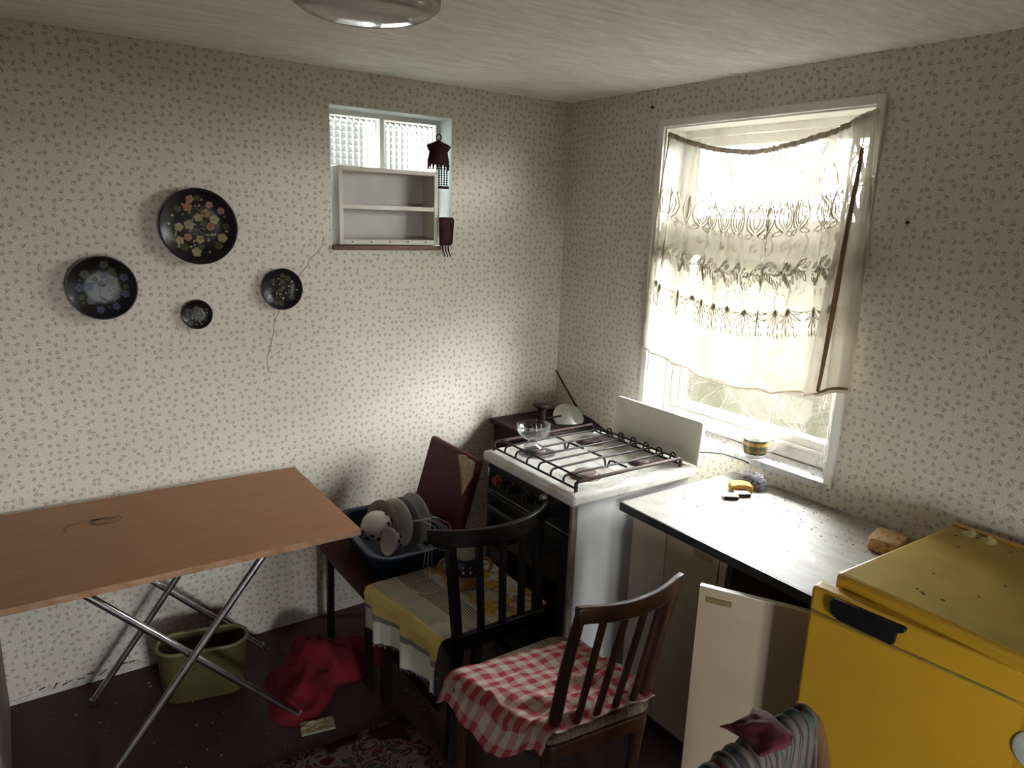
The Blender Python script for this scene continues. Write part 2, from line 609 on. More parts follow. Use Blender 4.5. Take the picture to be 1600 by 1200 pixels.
M['black_wood'] = mat('black_lacquered_wood', (0.008, 0.007, 0.007), (0.016, 0.013, 0.012), 6, rough=0.25, spec=0.16, stretch=(1, 1, 0.2))
M['brown_wood'] = mat('dark_varnished_wood', (0.060, 0.023, 0.010), (0.030, 0.011, 0.006), 9, rough=0.35, spec=0.45, stretch=(2, 2, 0.25))
M['red_wood'] = mat('reddish_varnished_wood', (0.055, 0.014, 0.010), (0.03, 0.008, 0.006), 9, rough=0.35, stretch=(2, 2, 0.25))
M['bentwood'] = mat('brown_bentwood', (0.12, 0.062, 0.028), (0.075, 0.035, 0.016), 9, rough=0.3, stretch=(2, 2, 0.4))
M['vinyl'] = mat('burgundy_vinyl', (0.080, 0.009, 0.015), (0.060, 0.007, 0.011), 5, spec=0.2, rough=0.5, bump=0.12, bscale=140, dist=0.001)
M['foam'] = mat('torn_beige_padding', (0.48, 0.37, 0.26), (0.35, 0.24, 0.16), 40, rough=0.95, bump=0.5, bscale=90)
M['blue'] = mat('navy_plastic', (0.012, 0.030, 0.085), (0.009, 0.022, 0.065), 6, rough=0.35)
M['china'] = mat('white_china', (0.80, 0.79, 0.76), (0.74, 0.72, 0.68), 9, rough=0.18)
M['china_cream'] = mat('cream_china', (0.55, 0.48, 0.41), (0.49, 0.41, 0.34), 9, rough=0.22)
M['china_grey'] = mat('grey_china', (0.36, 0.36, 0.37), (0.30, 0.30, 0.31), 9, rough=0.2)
M['dot_black'] = mat('black_dot_glaze', (0.012, 0.013, 0.02), (0.02, 0.02, 0.03), 20, rough=0.2)
M['red_cloth'] = mat('crimson_cloth', (0.19, 0.006, 0.015), (0.13, 0.004, 0.010), 6, rough=0.9, bump=0.2, bscale=260, dist=0.001)
M['olive'] = mat('olive_plastic', (0.085, 0.075, 0.024), (0.066, 0.058, 0.018), 5, rough=0.5)
M['olive_rim'] = mat('pale_olive_rim', (0.19, 0.18, 0.085), (0.15, 0.14, 0.06), 8, rough=0.45)
M['olive_print'] = mat('brown_floral_print', (0.035, 0.026, 0.012), (0.03, 0.022, 0.010), 9, rough=0.5)
M['rug'] = rug_mat()
M['gingham'] = gingham_mat()
M['towel'] = tea_towel_mat()
M['plaid'] = plaid_mat()
M['cushion'] = mat('beige_ticking', (0.22, 0.175, 0.125), (0.14, 0.105, 0.075), 30, 0.45, 0.55, rough=0.9, stretch=(7, 0.6, 1))
M['lacquer'] = mat('black_lacquer', (0.006, 0.0055, 0.006), (0.010, 0.008, 0.008), 5, rough=0.3, spec=0.3)
M['gold'] = mat('gold_flower_paint', (0.27, 0.22, 0.10), (0.20, 0.15, 0.06), 60, rough=0.4)
M['orange_paint'] = mat('orange_flower_paint', (0.30, 0.12, 0.04), (0.22, 0.09, 0.04), 60, rough=0.4)
M['pink_paint'] = mat('pink_flower_paint', (0.30, 0.15, 0.13), (0.22, 0.10, 0.09), 60, rough=0.4)
M['green_paint'] = mat('green_leaf_paint', (0.040, 0.048, 0.014), (0.03, 0.035, 0.012), 60, rough=0.4)
M['blue_paint'] = mat('blue_flower_paint', (0.045, 0.055, 0.10), (0.035, 0.045, 0.07), 60, rough=0.4)
M['grey_paint'] = mat('grey_flower_paint', (0.055, 0.055, 0.052), (0.04, 0.04, 0.038), 60, rough=0.4)
M['shelf_white'] = mat('yellowed_white_shelf', (0.60, 0.56, 0.50), (0.52, 0.47, 0.40), 5, rough=0.5)
M['shelf_back'] = mat('grey_hardboard', (0.47, 0.455, 0.42), (0.42, 0.40, 0.36), 5, rough=0.7)
M['reveal'] = mat('pale_blue_white_reveal', (0.62, 0.66, 0.66), (0.55, 0.58, 0.57), 8, rough=0.7)
M['sill_brown'] = mat('brown_sill_board', (0.17, 0.085, 0.045), (0.10, 0.05, 0.03), 10, rough=0.5, stretch=(0.3, 1, 1))
M['dark_carved'] = mat('dark_carved_wood', (0.045, 0.010, 0.009), (0.025, 0.006, 0.006), 14, rough=0.6, spec=0.15)
M['lamp_brown'] = mat('lamp_dark_wood', (0.020, 0.010, 0.008), (0.013, 0.007, 0.006), 14, rough=0.5, spec=0.2)
M['dark_brown'] = mat('dark_brown_board', (0.036, 0.020, 0.015), (0.024, 0.013, 0.010), 7, rough=0.6, spec=0.2)
M['cable'] = mat('black_rubber', (0.012, 0.011, 0.010), (0.02, 0.018, 0.016), 30, rough=0.6)
M['dish'] = mat('pale_enamel_reflector', (0.58, 0.61, 0.58), (0.48, 0.50, 0.47), 20, rough=0.18, metal=0.25)
M['sponge_y'] = mat('yellow_sponge', (0.66, 0.36, 0.08), (0.56, 0.28, 0.05), 50, rough=0.95, bump=0.4, bscale=180)
M['sponge_t'] = mat('tan_sponge', (0.52, 0.34, 0.16), (0.27, 0.15, 0.07), 70, 0.5, 0.62, rough=0.95, bump=0.9, bscale=120, dist=0.006)
M['steel'] = mat('steel_scourer', (0.50, 0.51, 0.53), (0.12, 0.12, 0.13), 90, rough=0.4, metal=0.7)
M['match_side'] = mat('dark_striker', (0.045, 0.028, 0.022), (0.03, 0.02, 0.016), 60, rough=0.9)
M['match_top'] = mat('faded_matchbox_paper', (0.62, 0.57, 0.53), (0.48, 0.20, 0.17), 90, 0.55, 0.66, rough=0.8)
M['wax'] = mat('pale_wax', (0.50, 0.40, 0.18), (0.42, 0.33, 0.14), 30, rough=0.4)
M['dirt'] = mat('dark_flakes', (0.055, 0.04, 0.03), (0.10, 0.08, 0.06), 90, rough=0.9)
M['crumb'] = mat('pale_crumbs', (0.36, 0.30, 0.24), (0.25, 0.2, 0.15), 90, rough=0.9)
M['nail'] = mat('dark_iron', (0.02, 0.018, 0.016), (0.05, 0.04, 0.03), 60, rough=0.5, metal=0.6)
M['lampglass'] = mat('grey_opal_glass', (0.40, 0.375, 0.34), (0.37, 0.345, 0.31), 3, rough=0.08, spec=0.6)
M['lampcap'] = mat('lamp_base_cap', (0.5, 0.48, 0.44), (0.42, 0.4, 0.36), 10, rough=0.4)
M['sheer'] = sheer_mat('sheer_lace_net', (0.90, 0.83, 0.70, 1), 0.46, 0.62, (0.24, 0.78), .22)
M['flap'] = sheer_mat('folded_net', (0.86, 0.77, 0.62, 1), 0.72, 0.78, (0.24, 0.78), .20)
M['lace'] = sheer_mat('lace_thread', (0.62, 0.52, 0.38, 1), 1.05, 1.05, None, .07)
M['hem'] = sheer_mat('cream_hem', (0.76, 0.64, 0.50, 1), 1.05, 1.05, None, .10)
M['ribbon'] = sheer_mat('brown_stained_hem', (0.40, 0.25, 0.13, 1), 1.05, 1.05, None, .05)
M['pane'] = pane_mat('window_pane')
M['web'] = sheer_mat('cobweb_thread', (0.8, 0.8, 0.8, 1), 0.5, 0.5)
M['shed'] = mat('dark_blocker_board', (0.020, 0.018, 0.016), (0.012, 0.011, 0.010), 6, rough=0.9, spec=0.05)  # near-black board of the added eave and shed
M['twig'] = mat('dry_twig', (0.085, 0.074, 0.062), (0.025, 0.021, 0.017), 9, rough=0.9, spec=0.0)
M['ground'] = mat('winter_ground', (0.026, 0.023, 0.018), (0.020, 0.021, 0.013), 3, rough=0.95, bump=0.6, bscale=12, spec=0.0)
M['grass'] = mat('winter_grass', (0.05, 0.056, 0.028), (0.06, 0.05, 0.034), 4, rough=0.9, spec=0.0)
M['cloth_blue'] = mat('dark_blue_knit', (0.020, 0.026, 0.045), (0.05, 0.055, 0.07), 30, rough=0.95, bump=0.4, bscale=200)
M['cloth_wine'] = mat('wine_red_cloth', (0.075, 0.006, 0.014), (0.05, 0.004, 0.010), 12, rough=0.8)
M['jug_navy'] = mat('navy_glaze', (0.012, 0.014, 0.05), (0.02, 0.022, 0.07), 40, rough=0.2)
M['jug_orange'] = mat('copper_orange_glaze', (0.34, 0.16, 0.075), (0.27, 0.115, 0.05), 30, rough=0.3)
M['jug_grey'] = mat('silver_grey_glaze', (0.42, 0.42, 0.41), (0.36, 0.36, 0.36), 30, rough=0.25)
M['packet'] = mat('crumpled_packet', (0.36, 0.33, 0.22), (0.30, 0.19, 0.05), 40, 0.45, 0.6, rough=0.6)
M['packet_edge'] = mat('teal_packet_edge', (0.30, 0.36, 0.34), (0.2, 0.24, 0.23), 40, rough=0.6)


def glass_block_mat():
    t = NT('moulded_green_glass')
    return t.fin((0.80, 0.93, 0.90), 0.03, trans=1.0, ior=1.35)


def clear_glass_mat():
    """hollow-ware glass: see-through with bright Fresnel edges"""
    t = NT('clear_pressed_glass')
    t.t.nodes.remove(t.b)
    lw = t.n('ShaderNodeLayerWeight', {'Blend': 0.5})
    tr = t.n('ShaderNodeBsdfTransparent', {'Color': (0.80, 0.81, 0.80, 1)})
    gl = t.n('ShaderNodeBsdfGlossy', {'Roughness': 0.06, 'Color': (0.9, 0.9, 0.9, 1)})
    f = t.math('MULTIPLY_ADD', t.math('POWER', lw.outputs['Facing'], 2.5), 0.9, 0.05)
    m1 = t.n('ShaderNodeMixShader', {0: f, 1: tr.outputs[0], 2: gl.outputs[0]})
    t.t.links.new(m1.outputs[0], t.out.inputs[0])
    return t.m


def print_cloth_mat():
    t = NT('washed_out_print_cloth')
    uv = t.coord('UV')
    s = t.sep(uv)
    st = t.rng(t.math('SINE', t.math('MULTIPLY', s[0], 62)), 0.1, 0.6)
    col = t.mix(st, (0.105, 0.092, 0.085), (0.045, 0.037, 0.036))
    col = t.mix(t.rng(t.noise(uv, 5, 2), 0.56, 0.6), col, (0.065, 0.085, 0.07))
    col = t.mix(t.rng(t.noise(t.mapping(uv, loc=(4, 4, 0)), 6, 2), 0.6, 0.64), col, (0.10, 0.02, 0.03))
    return t.fin(col, 0.9, spec=0.1)


M['block'] = glass_block_mat()
M['glass'] = clear_glass_mat()
M['print'] = print_cloth_mat()

# ================================================================== THE ROOM
struct(G().box((RX0 - .3, RY0 - .3, -.12), (.3, .3, 0)).obj('floor', M['floor']), 'dark maroon painted floor strewn with crumbs')
struct(G().box((RX0 - .3, RY0 - .3, RH), (.3, .3, RH + .15)).obj('ceiling', M['ceiling']), 'grey whitewashed ceiling with brush streaks')


def wall_with_hole(axis, p0, p1, lo, hi, hole, name, m):
    """wall slab between p0 and p1 across `axis`, running lo..hi, with one rectangular opening hole=(a0,a1,z0,z1)"""
    g = G()
    a0, a1, z0, z1 = hole

    def bx(u0, u1, w0, w1):
        if axis == 'x':
            g.box((p0, u0, w0), (p1, u1, w1))
        else:
            g.box((u0, p0, w0), (u1, p1, w1))
    bx(lo, a0, 0, RH)
    bx(a1, hi, 0, RH)
    bx(a0, a1, 0, z0)
    bx(a0, a1, z1, RH)
    return struct(g.obj(name, m))


NX0, NX1, NZ0, NZ1 = -1.16, -0.622, 1.58, 2.111              # niche of the glass-block window
wall_back = wall_with_hole('y', 0.0, 0.25, RX0 - .3, .3, (NX0, NX1, NZ0, NZ1), 'wall_back', M['paper_back'])
tag(wall_back, 'cream wallpapered wall with small brown sprigs behind the table')
wall_right = wall_with_hole('x', 0.0, 0.25, RY0 - .3, 0.0, (WY0, WY1, WZ0, WZ1), 'wall_right', M['paper_right'])
tag(wall_right, 'cream sprigged wallpaper on the shaded wall around the curtained window')
wall_left = struct(G().box((RX0 - .25, RY0 - .3, 0), (RX0, 0, RH)).obj('wall_left', M['dim_paint']), 'painted wall out of view at the left')
wall_front = wall_with_hole('y', RY0 - .25, RY0, RX0, 0.0, BW, 'wall_front', M['dim_paint'])
tag(wall_front, 'painted wall behind the camera with an added fill window')

# bare plaster along the foot of the back wall where the paper has come off
g = G()
xs = [-2.38 + 1.35 * i / 70 for i in range(71)]
rnd = random.Random(3)
for k in range(70):
    h0 = 0.012 + 0.016 * abs(fbm((xs[k] * 9, 1.3, 0))) + (0.02 if -2.2 < xs[k] < -1.95 else 0)
    h1 = 0.012 + 0.016 * abs(fbm((xs[k + 1] * 9, 1.3, 0))) + (0.02 if -2.2 < xs[k + 1] < -1.95 else 0)
    b = len(g.v)
    g.v += [Vector((xs[k], -.0035, 0)), Vector((xs[k + 1], -.0035, 0)), Vector((xs[k + 1], -.0035, h1)), Vector((xs[k], -.0035, h0)),
            Vector((xs[k], .001, 0)), Vector((xs[k + 1], .001, 0)), Vector((xs[k + 1], .001, h1)), Vector((xs[k], .001, h0))]
    for q in ((0, 1, 2, 3), (3, 2, 6, 7), (4, 7, 6, 5)):
        g.face([b + i for i in q])
pe = g.obj('peeled_plaster_edge', M['plaster'], wall_back)
pe['label'] = 'strip of bare plaster where wallpaper peeled at the floor'
g = G()                                                       # a few curled flaps and chips on that strip
for k in range(9):
    x = -2.27 + k * 0.035 + rnd.uniform(-.01, .01)
    g.bar((x, -.004, .03 + rnd.uniform(-.012, .012)), (x + rnd.uniform(.012, .03), -.005, .032 + rnd.uniform(-.006, .01)), .003, .003)
g.obj('dark_chip', M['dirt'], wall_back)

# hairline cracks in the plaster left of the niche
g = G()
for pts in ([(-1.19, 1.62), (-1.2, 1.58), (-1.225, 1.55), (-1.25, 1.535), (-1.256, 1.51), (-1.285, 1.48), (-1.31, 1.44)],
            [(-1.33, 1.385), (-1.36, 1.36), (-1.395, 1.30), (-1.40, 1.25), (-1.415, 1.2)],
            [(-1.415, 1.2), (-1.43, 1.15), (-1.425, 1.10)]):
    g.tube([(x, -.0006, z) for x, z in pts], .0009, 4)
g.obj('crack', M['dirt'], wall_back)

# ---------------- window in the right wall
FX = 0.105                                                    # room side of the sash
g = G()
g.box((-.012, WY1, WZ0 - .0), (.002, WY1 + .03, WZ1 + .028))
g.box((-.012, WY0 - .03, WZ0 - .01), (.002, WY0, WZ1 + .028))
g.box((-.012, WY0, WZ1), (.002, WY1, WZ1 + .028))
tr1 = struct(g.obj('trim_1', M['white_paint'], bevel=.003), 'chipped white painted casing around the curtained window')
win = bpy.data.objects.new('window_1', None)
win.location = (FX, (WY0 + WY1) / 2, WZ0)
COL.objects.link(win)
struct(win, 'old white two-light window behind a lace curtain')
g = G()                                                       # painted reveal lining
g.box((0, WY1 - .006, WZ0), (.2, WY1, WZ1))
g.box((0, WY0, WZ0), (.2, WY0 + .006, WZ1))
g.box((0, WY0, WZ1 - .006), (.2, WY1, WZ1))
g.obj('reveal', M['white_paint'], win)
sill = G().box((-.014, WY0 - .02, WZ0 - .022), (.16, WY1 + .01, WZ0 + .004)).obj('window_sill', M['sill_paint'], win, bevel=.004)
y0, y1, z0, z1 = WY0 + .006, WY1 - .006, WZ0 + .004, WZ1 - .006


def frame(name, ya, yb, za, zb, w, xa, xb, wb=None, wt=None):
    g = G()
    wb = wb or w
    wt = wt or w
    g.box((xa, ya, za), (xb, ya + w, zb))
    g.box((xa, yb - w, za), (xb, yb, zb))
    g.box((xa, ya + w, za), (xb, yb - w, za + wb))
    g.box((xa, ya + w, zb - wt), (xb, yb - w, zb))
    return g.obj(name, M['white_paint'], win, bevel=.004)


frame('outer_frame', y0, y1, z0, z1, .038, FX + .006, .185, .05, .03)
G().box((FX, y0 + .036, 1.63), (.18, y1 - .036, 1.70)).obj('transom', M['white_paint'], win, bevel=.005)
lo_s = frame('lower_sash', y0 + .034, y1 - .034, z0 + .046, 1.632, .042, FX + .014, .17, .048)
up_s = frame('upper_sash', y0 + .034, y1 - .034, 1.698, z1 - .026, .042, FX + .014, .17)
G().box((.145, y0 + .07, z0 + .088), (.149, y1 - .07, 1.6)).obj('pane', M['pane'], lo_s)
G().box((.145, y0 + .07, 1.735), (.149, y1 - .07, z1 - .062)).obj('pane', M['pane'], up_s)
G().box((FX - .004, y0 + .03, z0 + .05), (FX + .008, y1 - .03, z0 + .064)).obj('drip_bead', M['white_paint'], win, bevel=.003)

# ---------------- glass-block window in the niche of the back wall
nw = bpy.data.objects.new('window_2', None)
nw.location = (-.89, .1, NZ0)
COL.objects.link(nw)
struct(nw, 'small window of ribbed glass blocks high in the back wall')
g = G()
g.box((NX0, 0.0, NZ0), (NX0 + .004, .2, NZ1))
g.box((NX1 - .004, 0.0, NZ0), (NX1, .2, NZ1))
g.box((NX0, 0.0, NZ1 - .004), (NX1, .2, NZ1))
g.box((NX0, 0.004, NZ0), (NX1, .2, NZ0 + .004))
g.obj('reveal', M['reveal'], nw)
BLK = .245
bx0 = [NX0 + .012, -.886]
bz0 = [NZ0 + .012, 2.087 - BLK]
g = G()                                                       # mortar between the blocks
ym0, ym1 = .104, .185
g.box((NX0 + .004, ym0, NZ0 + .004), (NX1 - .004, ym1, bz0[0]))
g.box((NX0 + .004, ym0, bz0[0] + BLK), (NX1 - .004, ym1, bz0[1]))
g.box((NX0 + .004, ym0, bz0[1] + BLK), (NX1 - .004, ym1, NZ1 - .004))
for za in bz0:
    g.box((NX0 + .004, ym0, za), (bx0[0], ym1, za + BLK))
    g.box((bx0[0] + BLK, ym0, za), (bx0[1], ym1, za + BLK))
    g.box((bx0[1] + BLK, ym0, za), (NX1 - .004, ym1, za + BLK))
g.obj('mortar', M['white_paint'], nw)
g = G()
NB = 9


def lens(u, v):
    e = min(u, 1 - u, v, 1 - v)
    a = abs(math.sin(u * NB * PI)) * abs(math.sin(v * NB * PI))
    return -.0045 * a ** 0.6 * min(1, e * 18) + (.006 * (1 - min(1, e * 16)) ** 2)


g.grid(lambda u, v: (.004 + u * (BLK - .008), lens(u, v), .004 + v * (BLK - .008)), NB * 8, NB * 8)
g.grid(lambda u, v: (.004 + (1 - u) * (BLK - .008), .012, .004 + v * (BLK - .008)), 4, 4)
blk_me = None
for za in bz0:
    for xa in bx0:
        if blk_me is None:
            o = g.obj('glass_block', M['block'], nw, smooth=True)
            o.matrix_parent_inverse = Matrix()
            blk_me = o.data
        else:
            o = bpy.data.objects.new('glass_block', blk_me)
            COL.objects.link(o)
            o.parent = nw
        o.location = Vector((xa, .118, za)) - nw.location
sb = struct(G().box((NX0 + .002, -.016, NZ0 - .012), (NX1 - .055, .1, NZ0 + .006)).obj('trim_2', M['sill_brown'], bevel=.002), 'brown board under the white shelf in the niche')

# ---------------- added window behind the camera (never in view, sized and placed as fill light)
bw = bpy.data.objects.new('fill_window', None)
bw.location = ((BW[0] + BW[1]) / 2, RY0 - .1, BW[2])
COL.objects.link(bw)
struct(bw, 'unseen window added behind the camera as fill light')
g = G()
for xa, xb in ((BW[0], BW[0] + .05), (BW[1] - .05, BW[1]), ((BW[0] + BW[1]) / 2 - .03, (BW[0] + BW[1]) / 2 + .03)):
    g.box((xa, RY0 - .16, BW[2]), (xb, RY0 - .1, BW[3]))
g.box((BW[0] + .05, RY0 - .16, BW[2]), (BW[1] - .05, RY0 - .1, BW[2] + .05))
g.box((BW[0] + .05, RY0 - .16, BW[3] - .05), (BW[1] - .05, RY0 - .1, BW[3]))
g.obj('window_frame', M['white_paint'], bw)
G().box((BW[0] + .04, RY0 - .135, BW[2] + .04), (BW[1] - .04, RY0 - .131, BW[3] - .04)).obj('pane', M['pane'], bw)

# ================================================================== OUTSIDE
struct(G().box((.25, RY0 - .8, RH + .02), (1.05, .9, RH + .10)).obj('shading_eave', M['shed']), 'unseen eave added to cut the sky light at the curtained window')  # eave added out of view to hold steep sky light off the worktop
g = G()
g.grid(lambda u, v: (lerp(.4, 7, v), lerp(-9, 5, u), min(1.62, -.15 + v * 4.2) + .10 * fbm((u * 9, v * 6, 0)) - .05), 60, 40)
tag(struct(g.obj('garden_bank', M['ground'], smooth=True)), 'bank of winter grass rising outside the window')
g = G()
g.grid(lambda u, v: (lerp(-8, .4, u), lerp(.45, 8, v), -.2), 2, 2)
g.grid(lambda u, v: (lerp(-12, 4, u), lerp(-12, RY0 - .35, v), -.2), 2, 2)
tag(struct(g.obj('yard_ground', M['ground'])), 'ground of the yard around the house')
sd = bpy.data.objects.new('dimming_shed', None)  # shed added so the bright glass blocks refract something dark
sd.location = (-.8, 1.6, -.2)
COL.objects.link(sd)
tag(sd, 'dark shed added outside to dim the glass blocks', 'shed')
for k in range(22):
    G().box((-2.6 + k * .17, 1.52 - .01 * (k % 2), -.2), (-2.6 + k * .17 + .162, 1.56, 2.75)).obj('board', M['shed'], sd)
G().box((-2.75, 1.35, 2.75), (1.3, 3.4, 2.83)).obj('roof', M['shed'], sd)
G().box((-2.6, 1.57, -.2), (1.14, 3.3, 2.75)).obj('body', M['shed'], sd)
rb = random.Random(11)


def branch(g, p, d, L, r, depth):
    pts = [p.copy()]
    n = 6
    for i in range(n):
        d = (d + Vector((rb.uniform(-.3, .3), rb.uniform(-.3, .3), rb.uniform(-.28, .28)))).normalized()
        p = p + d * L / n
        p.x = max(p.x, .5 + .2 * rb.random())
        pts.append(p.copy())
        if depth and rb.random() < .7:
            sd = (d + Vector((rb.uniform(-1, 1), rb.uniform(-1, 1), rb.uniform(-.5, .9)))).normalized()
            branch(g, p, sd, L * rb.uniform(.4, .65), r * .6, depth - 1)
    g.tube(pts, [r * (1 - .75 * i / n) for i in range(n + 1)], 4, caps=False)


g = G()
for k in range(64):                                           # low brambles on the bank
    x = rb.uniform(.9, 2.6)
    y = rb.uniform(-3.0, 1.6)
    branch(g, Vector((x, y, min(1.6, (x - .4) / 6.6 * 4.2 - .18))), Vector((rb.uniform(-.5, .3), rb.uniform(-.9, .9), rb.uniform(.25, 1))).normalized(), rb.uniform(.8, 1.5), rb.uniform(.004, .009), 2)
tag(g.obj('bramble_thicket', M['twig']), 'tangle of bare bramble twigs outside the window', 'brambles', kind='stuff')
for k, (x, y, h) in enumerate(((2.6, -.2, 2.6), (3.0, 1.1, 3.0))):
    g = G()
    for j in range(5):
        branch(g, Vector((x, y, .7)), Vector((rb.uniform(-.5, .3), rb.uniform(-.6, .6), 1)).normalized(), h * rb.uniform(.7, 1), .03, 3)
    tag(g.obj('bare_shrub', M['twig']), ('bare branching shrub seen through the curtain top, nearer the right pane', 'bare branching shrub seen through the curtain, further left behind')[k], 'shrub', 'shrubs outside the window')
g = G()
for k in range(3400):
    x = rb.uniform(.6, 3.2)
    y = rb.uniform(-2.6, 1.5)
    z = min(1.6, (x - .4) / 6.6 * 4.2 - .16)
    a = rb.uniform(0, 2 * PI)
    h = rb.uniform(.04, .12)
    b = len(g.v)
    dx, dy = math.cos(a) * .0022, math.sin(a) * .0022
    g.v += [Vector((x - dx, y - dy, z)), Vector((x + dx, y + dy, z)), Vector((x + rb.uniform(-.05, .05), y + rb.uniform(-.05, .05), z + h))]
    g.face((b, b + 1, b + 2))
tag(g.obj('winter_grass', M['grass']), 'thin pale grass on the bank outside the window', 'grass', kind='stuff')

# ================================================================== CURTAIN
CT = [(-1.545, 2.072), (-1.51, 2.066), (-1.383, 2.023), (-1.252, 1.993), (-1.08, 1.972), (-.909, 1.992), (-.766, 2.03), (-.66, 2.066), (-.59, 2.07)]
CB = [(-1.56, 1.212), (-1.405, 1.172), (-1.25, 1.145), (-1.106, 1.128), (-.92, 1.142), (-.783, 1.166), (-.69, 1.185), (-.58, 1.203)]


def smooth_pw(T, y):
    return (pw(T, y - .03) + pw(T, y) * 2 + pw(T, y + .03)) / 4


def cur(u, v, off=0.0):
    """u 0 = left edge, 1 = right edge; v 0 = top, 1 = bottom"""
    yt, yb = lerp(-.672, -1.515, u), lerp(-.596, -1.55, u)
    w = v ** .8
    y = lerp(yt, yb, w)
    z = lerp(smooth_pw(CT, yt), smooth_pw(CB, yb), v)
    k = 1 - .75 * v
    gather = .0055 * math.sin(u * 150 + 2 * fbm((u * 7, 0, 0))) * max(0, 1 - v * 3.2)
    fold = (.010 * math.sin(u * 47 + 2.4 * fbm((u * 5, v * .8, 1)) + v) + .008 * math.sin(u * 23 + 1.1 + v * .7)) * (.45 + .55 * min(1, v * 4))
    y += .006 * math.sin(u * 60 + 1.5) * min(1, v * 3)
    z += (.006 * fbm((u * 12, 3, 3)) * v)
    return Vector((-.036 + fold + gather - off, y, z))


curt = thing('lace_curtain', (-.036, -1.08, 1.13), 'cream lace net curtain sagging on a string across the window', 'curtain')
g = G()
g.grid(lambda u, v: cur(u, v), 240, 70)
g.obj('net', M['sheer'], curt, smooth=True)
# folded-back flap at the right edge
FL = [(0, .925), (.25, .915), (.55, .875), (1, .845)]


def flap(u, v):
    p = cur(lerp(1.0, pw(FL, v), u), v)
    return Vector((-.056 - .006 * math.sin(u * 3 + v * 2) - .003 * math.sin(u * 21), p.y, p.z - .012 * v * u))


g = G()
g.grid(flap, 16, 60)
o = g.obj('folded_flap', M['flap'], curt, smooth=True)
o['label'] = 'right edge of the net folded back over itself'
RB = [(0, .40), (.17, .52), (.35, .50), (.55, .56), (.78, .66), (1, .74)]
g = G()
pts = [flap(pw(RB, i / 30), .12 + .86 * i / 30) + Vector((-.003, 0, 0)) for i in range(31)]
g.ribbon(pts, (1, 0, 0), [.012 + .008 * math.sin(i / 30 * PI) for i in range(31)])
pts = [flap(lerp(.74, 0, i / 10), .985) + Vector((-.003, 0, .002)) for i in range(11)]
g.ribbon(pts, (1, 0, 0), .009)
o = g.obj('brown_hem', M['ribbon'], curt)
o['label'] = 'brown stained hem'
# heading tape and hems
g = G()
g.grid(lambda u, v: cur(u, v * .022, .006 + .0025 * math.sin(u * 330)), 420, 2)
g.obj('heading_tape', M['hem'], curt, smooth=True)
g = G()
g.ribbon([cur(i / 90, 1.0, .003) for i in range(91)], (1, 0, 0), .008)
g.ribbon([cur(0.004, i / 40, .003) for i in range(41)], (1, 0, 0), .008)
g.obj('bottom_hem', M['hem'], curt)
# embroidery: tulips, dotted arcs, leaf garlands and hanging palmettes
g = G()


def stroke(cu, cv, pts, w, su=1.0, sv=1.0):
    """pts in motif units; su, sv the motif size in curtain u and v"""
    P = []
    for x, y in pts:
        P.append(cur(min(.995, max(.005, cu + x * su)), cv + y * sv, .0035))
    g.ribbon(P, (1, 0, 0), w)


def leaf(cu, cv, x, y, a, L, Wd, su, sv, w=.0028):
    ca, sa = math.cos(a), math.sin(a)
    for s in (-1, 1):
        pts = []
        for i in range(6):
            t = i / 5
            px, py = t * L, s * Wd * math.sin(t * PI)
            pts.append((x + px * ca - py * sa, y + px * sa + py * ca))
        stroke(cu, cv, pts, w, su, sv)


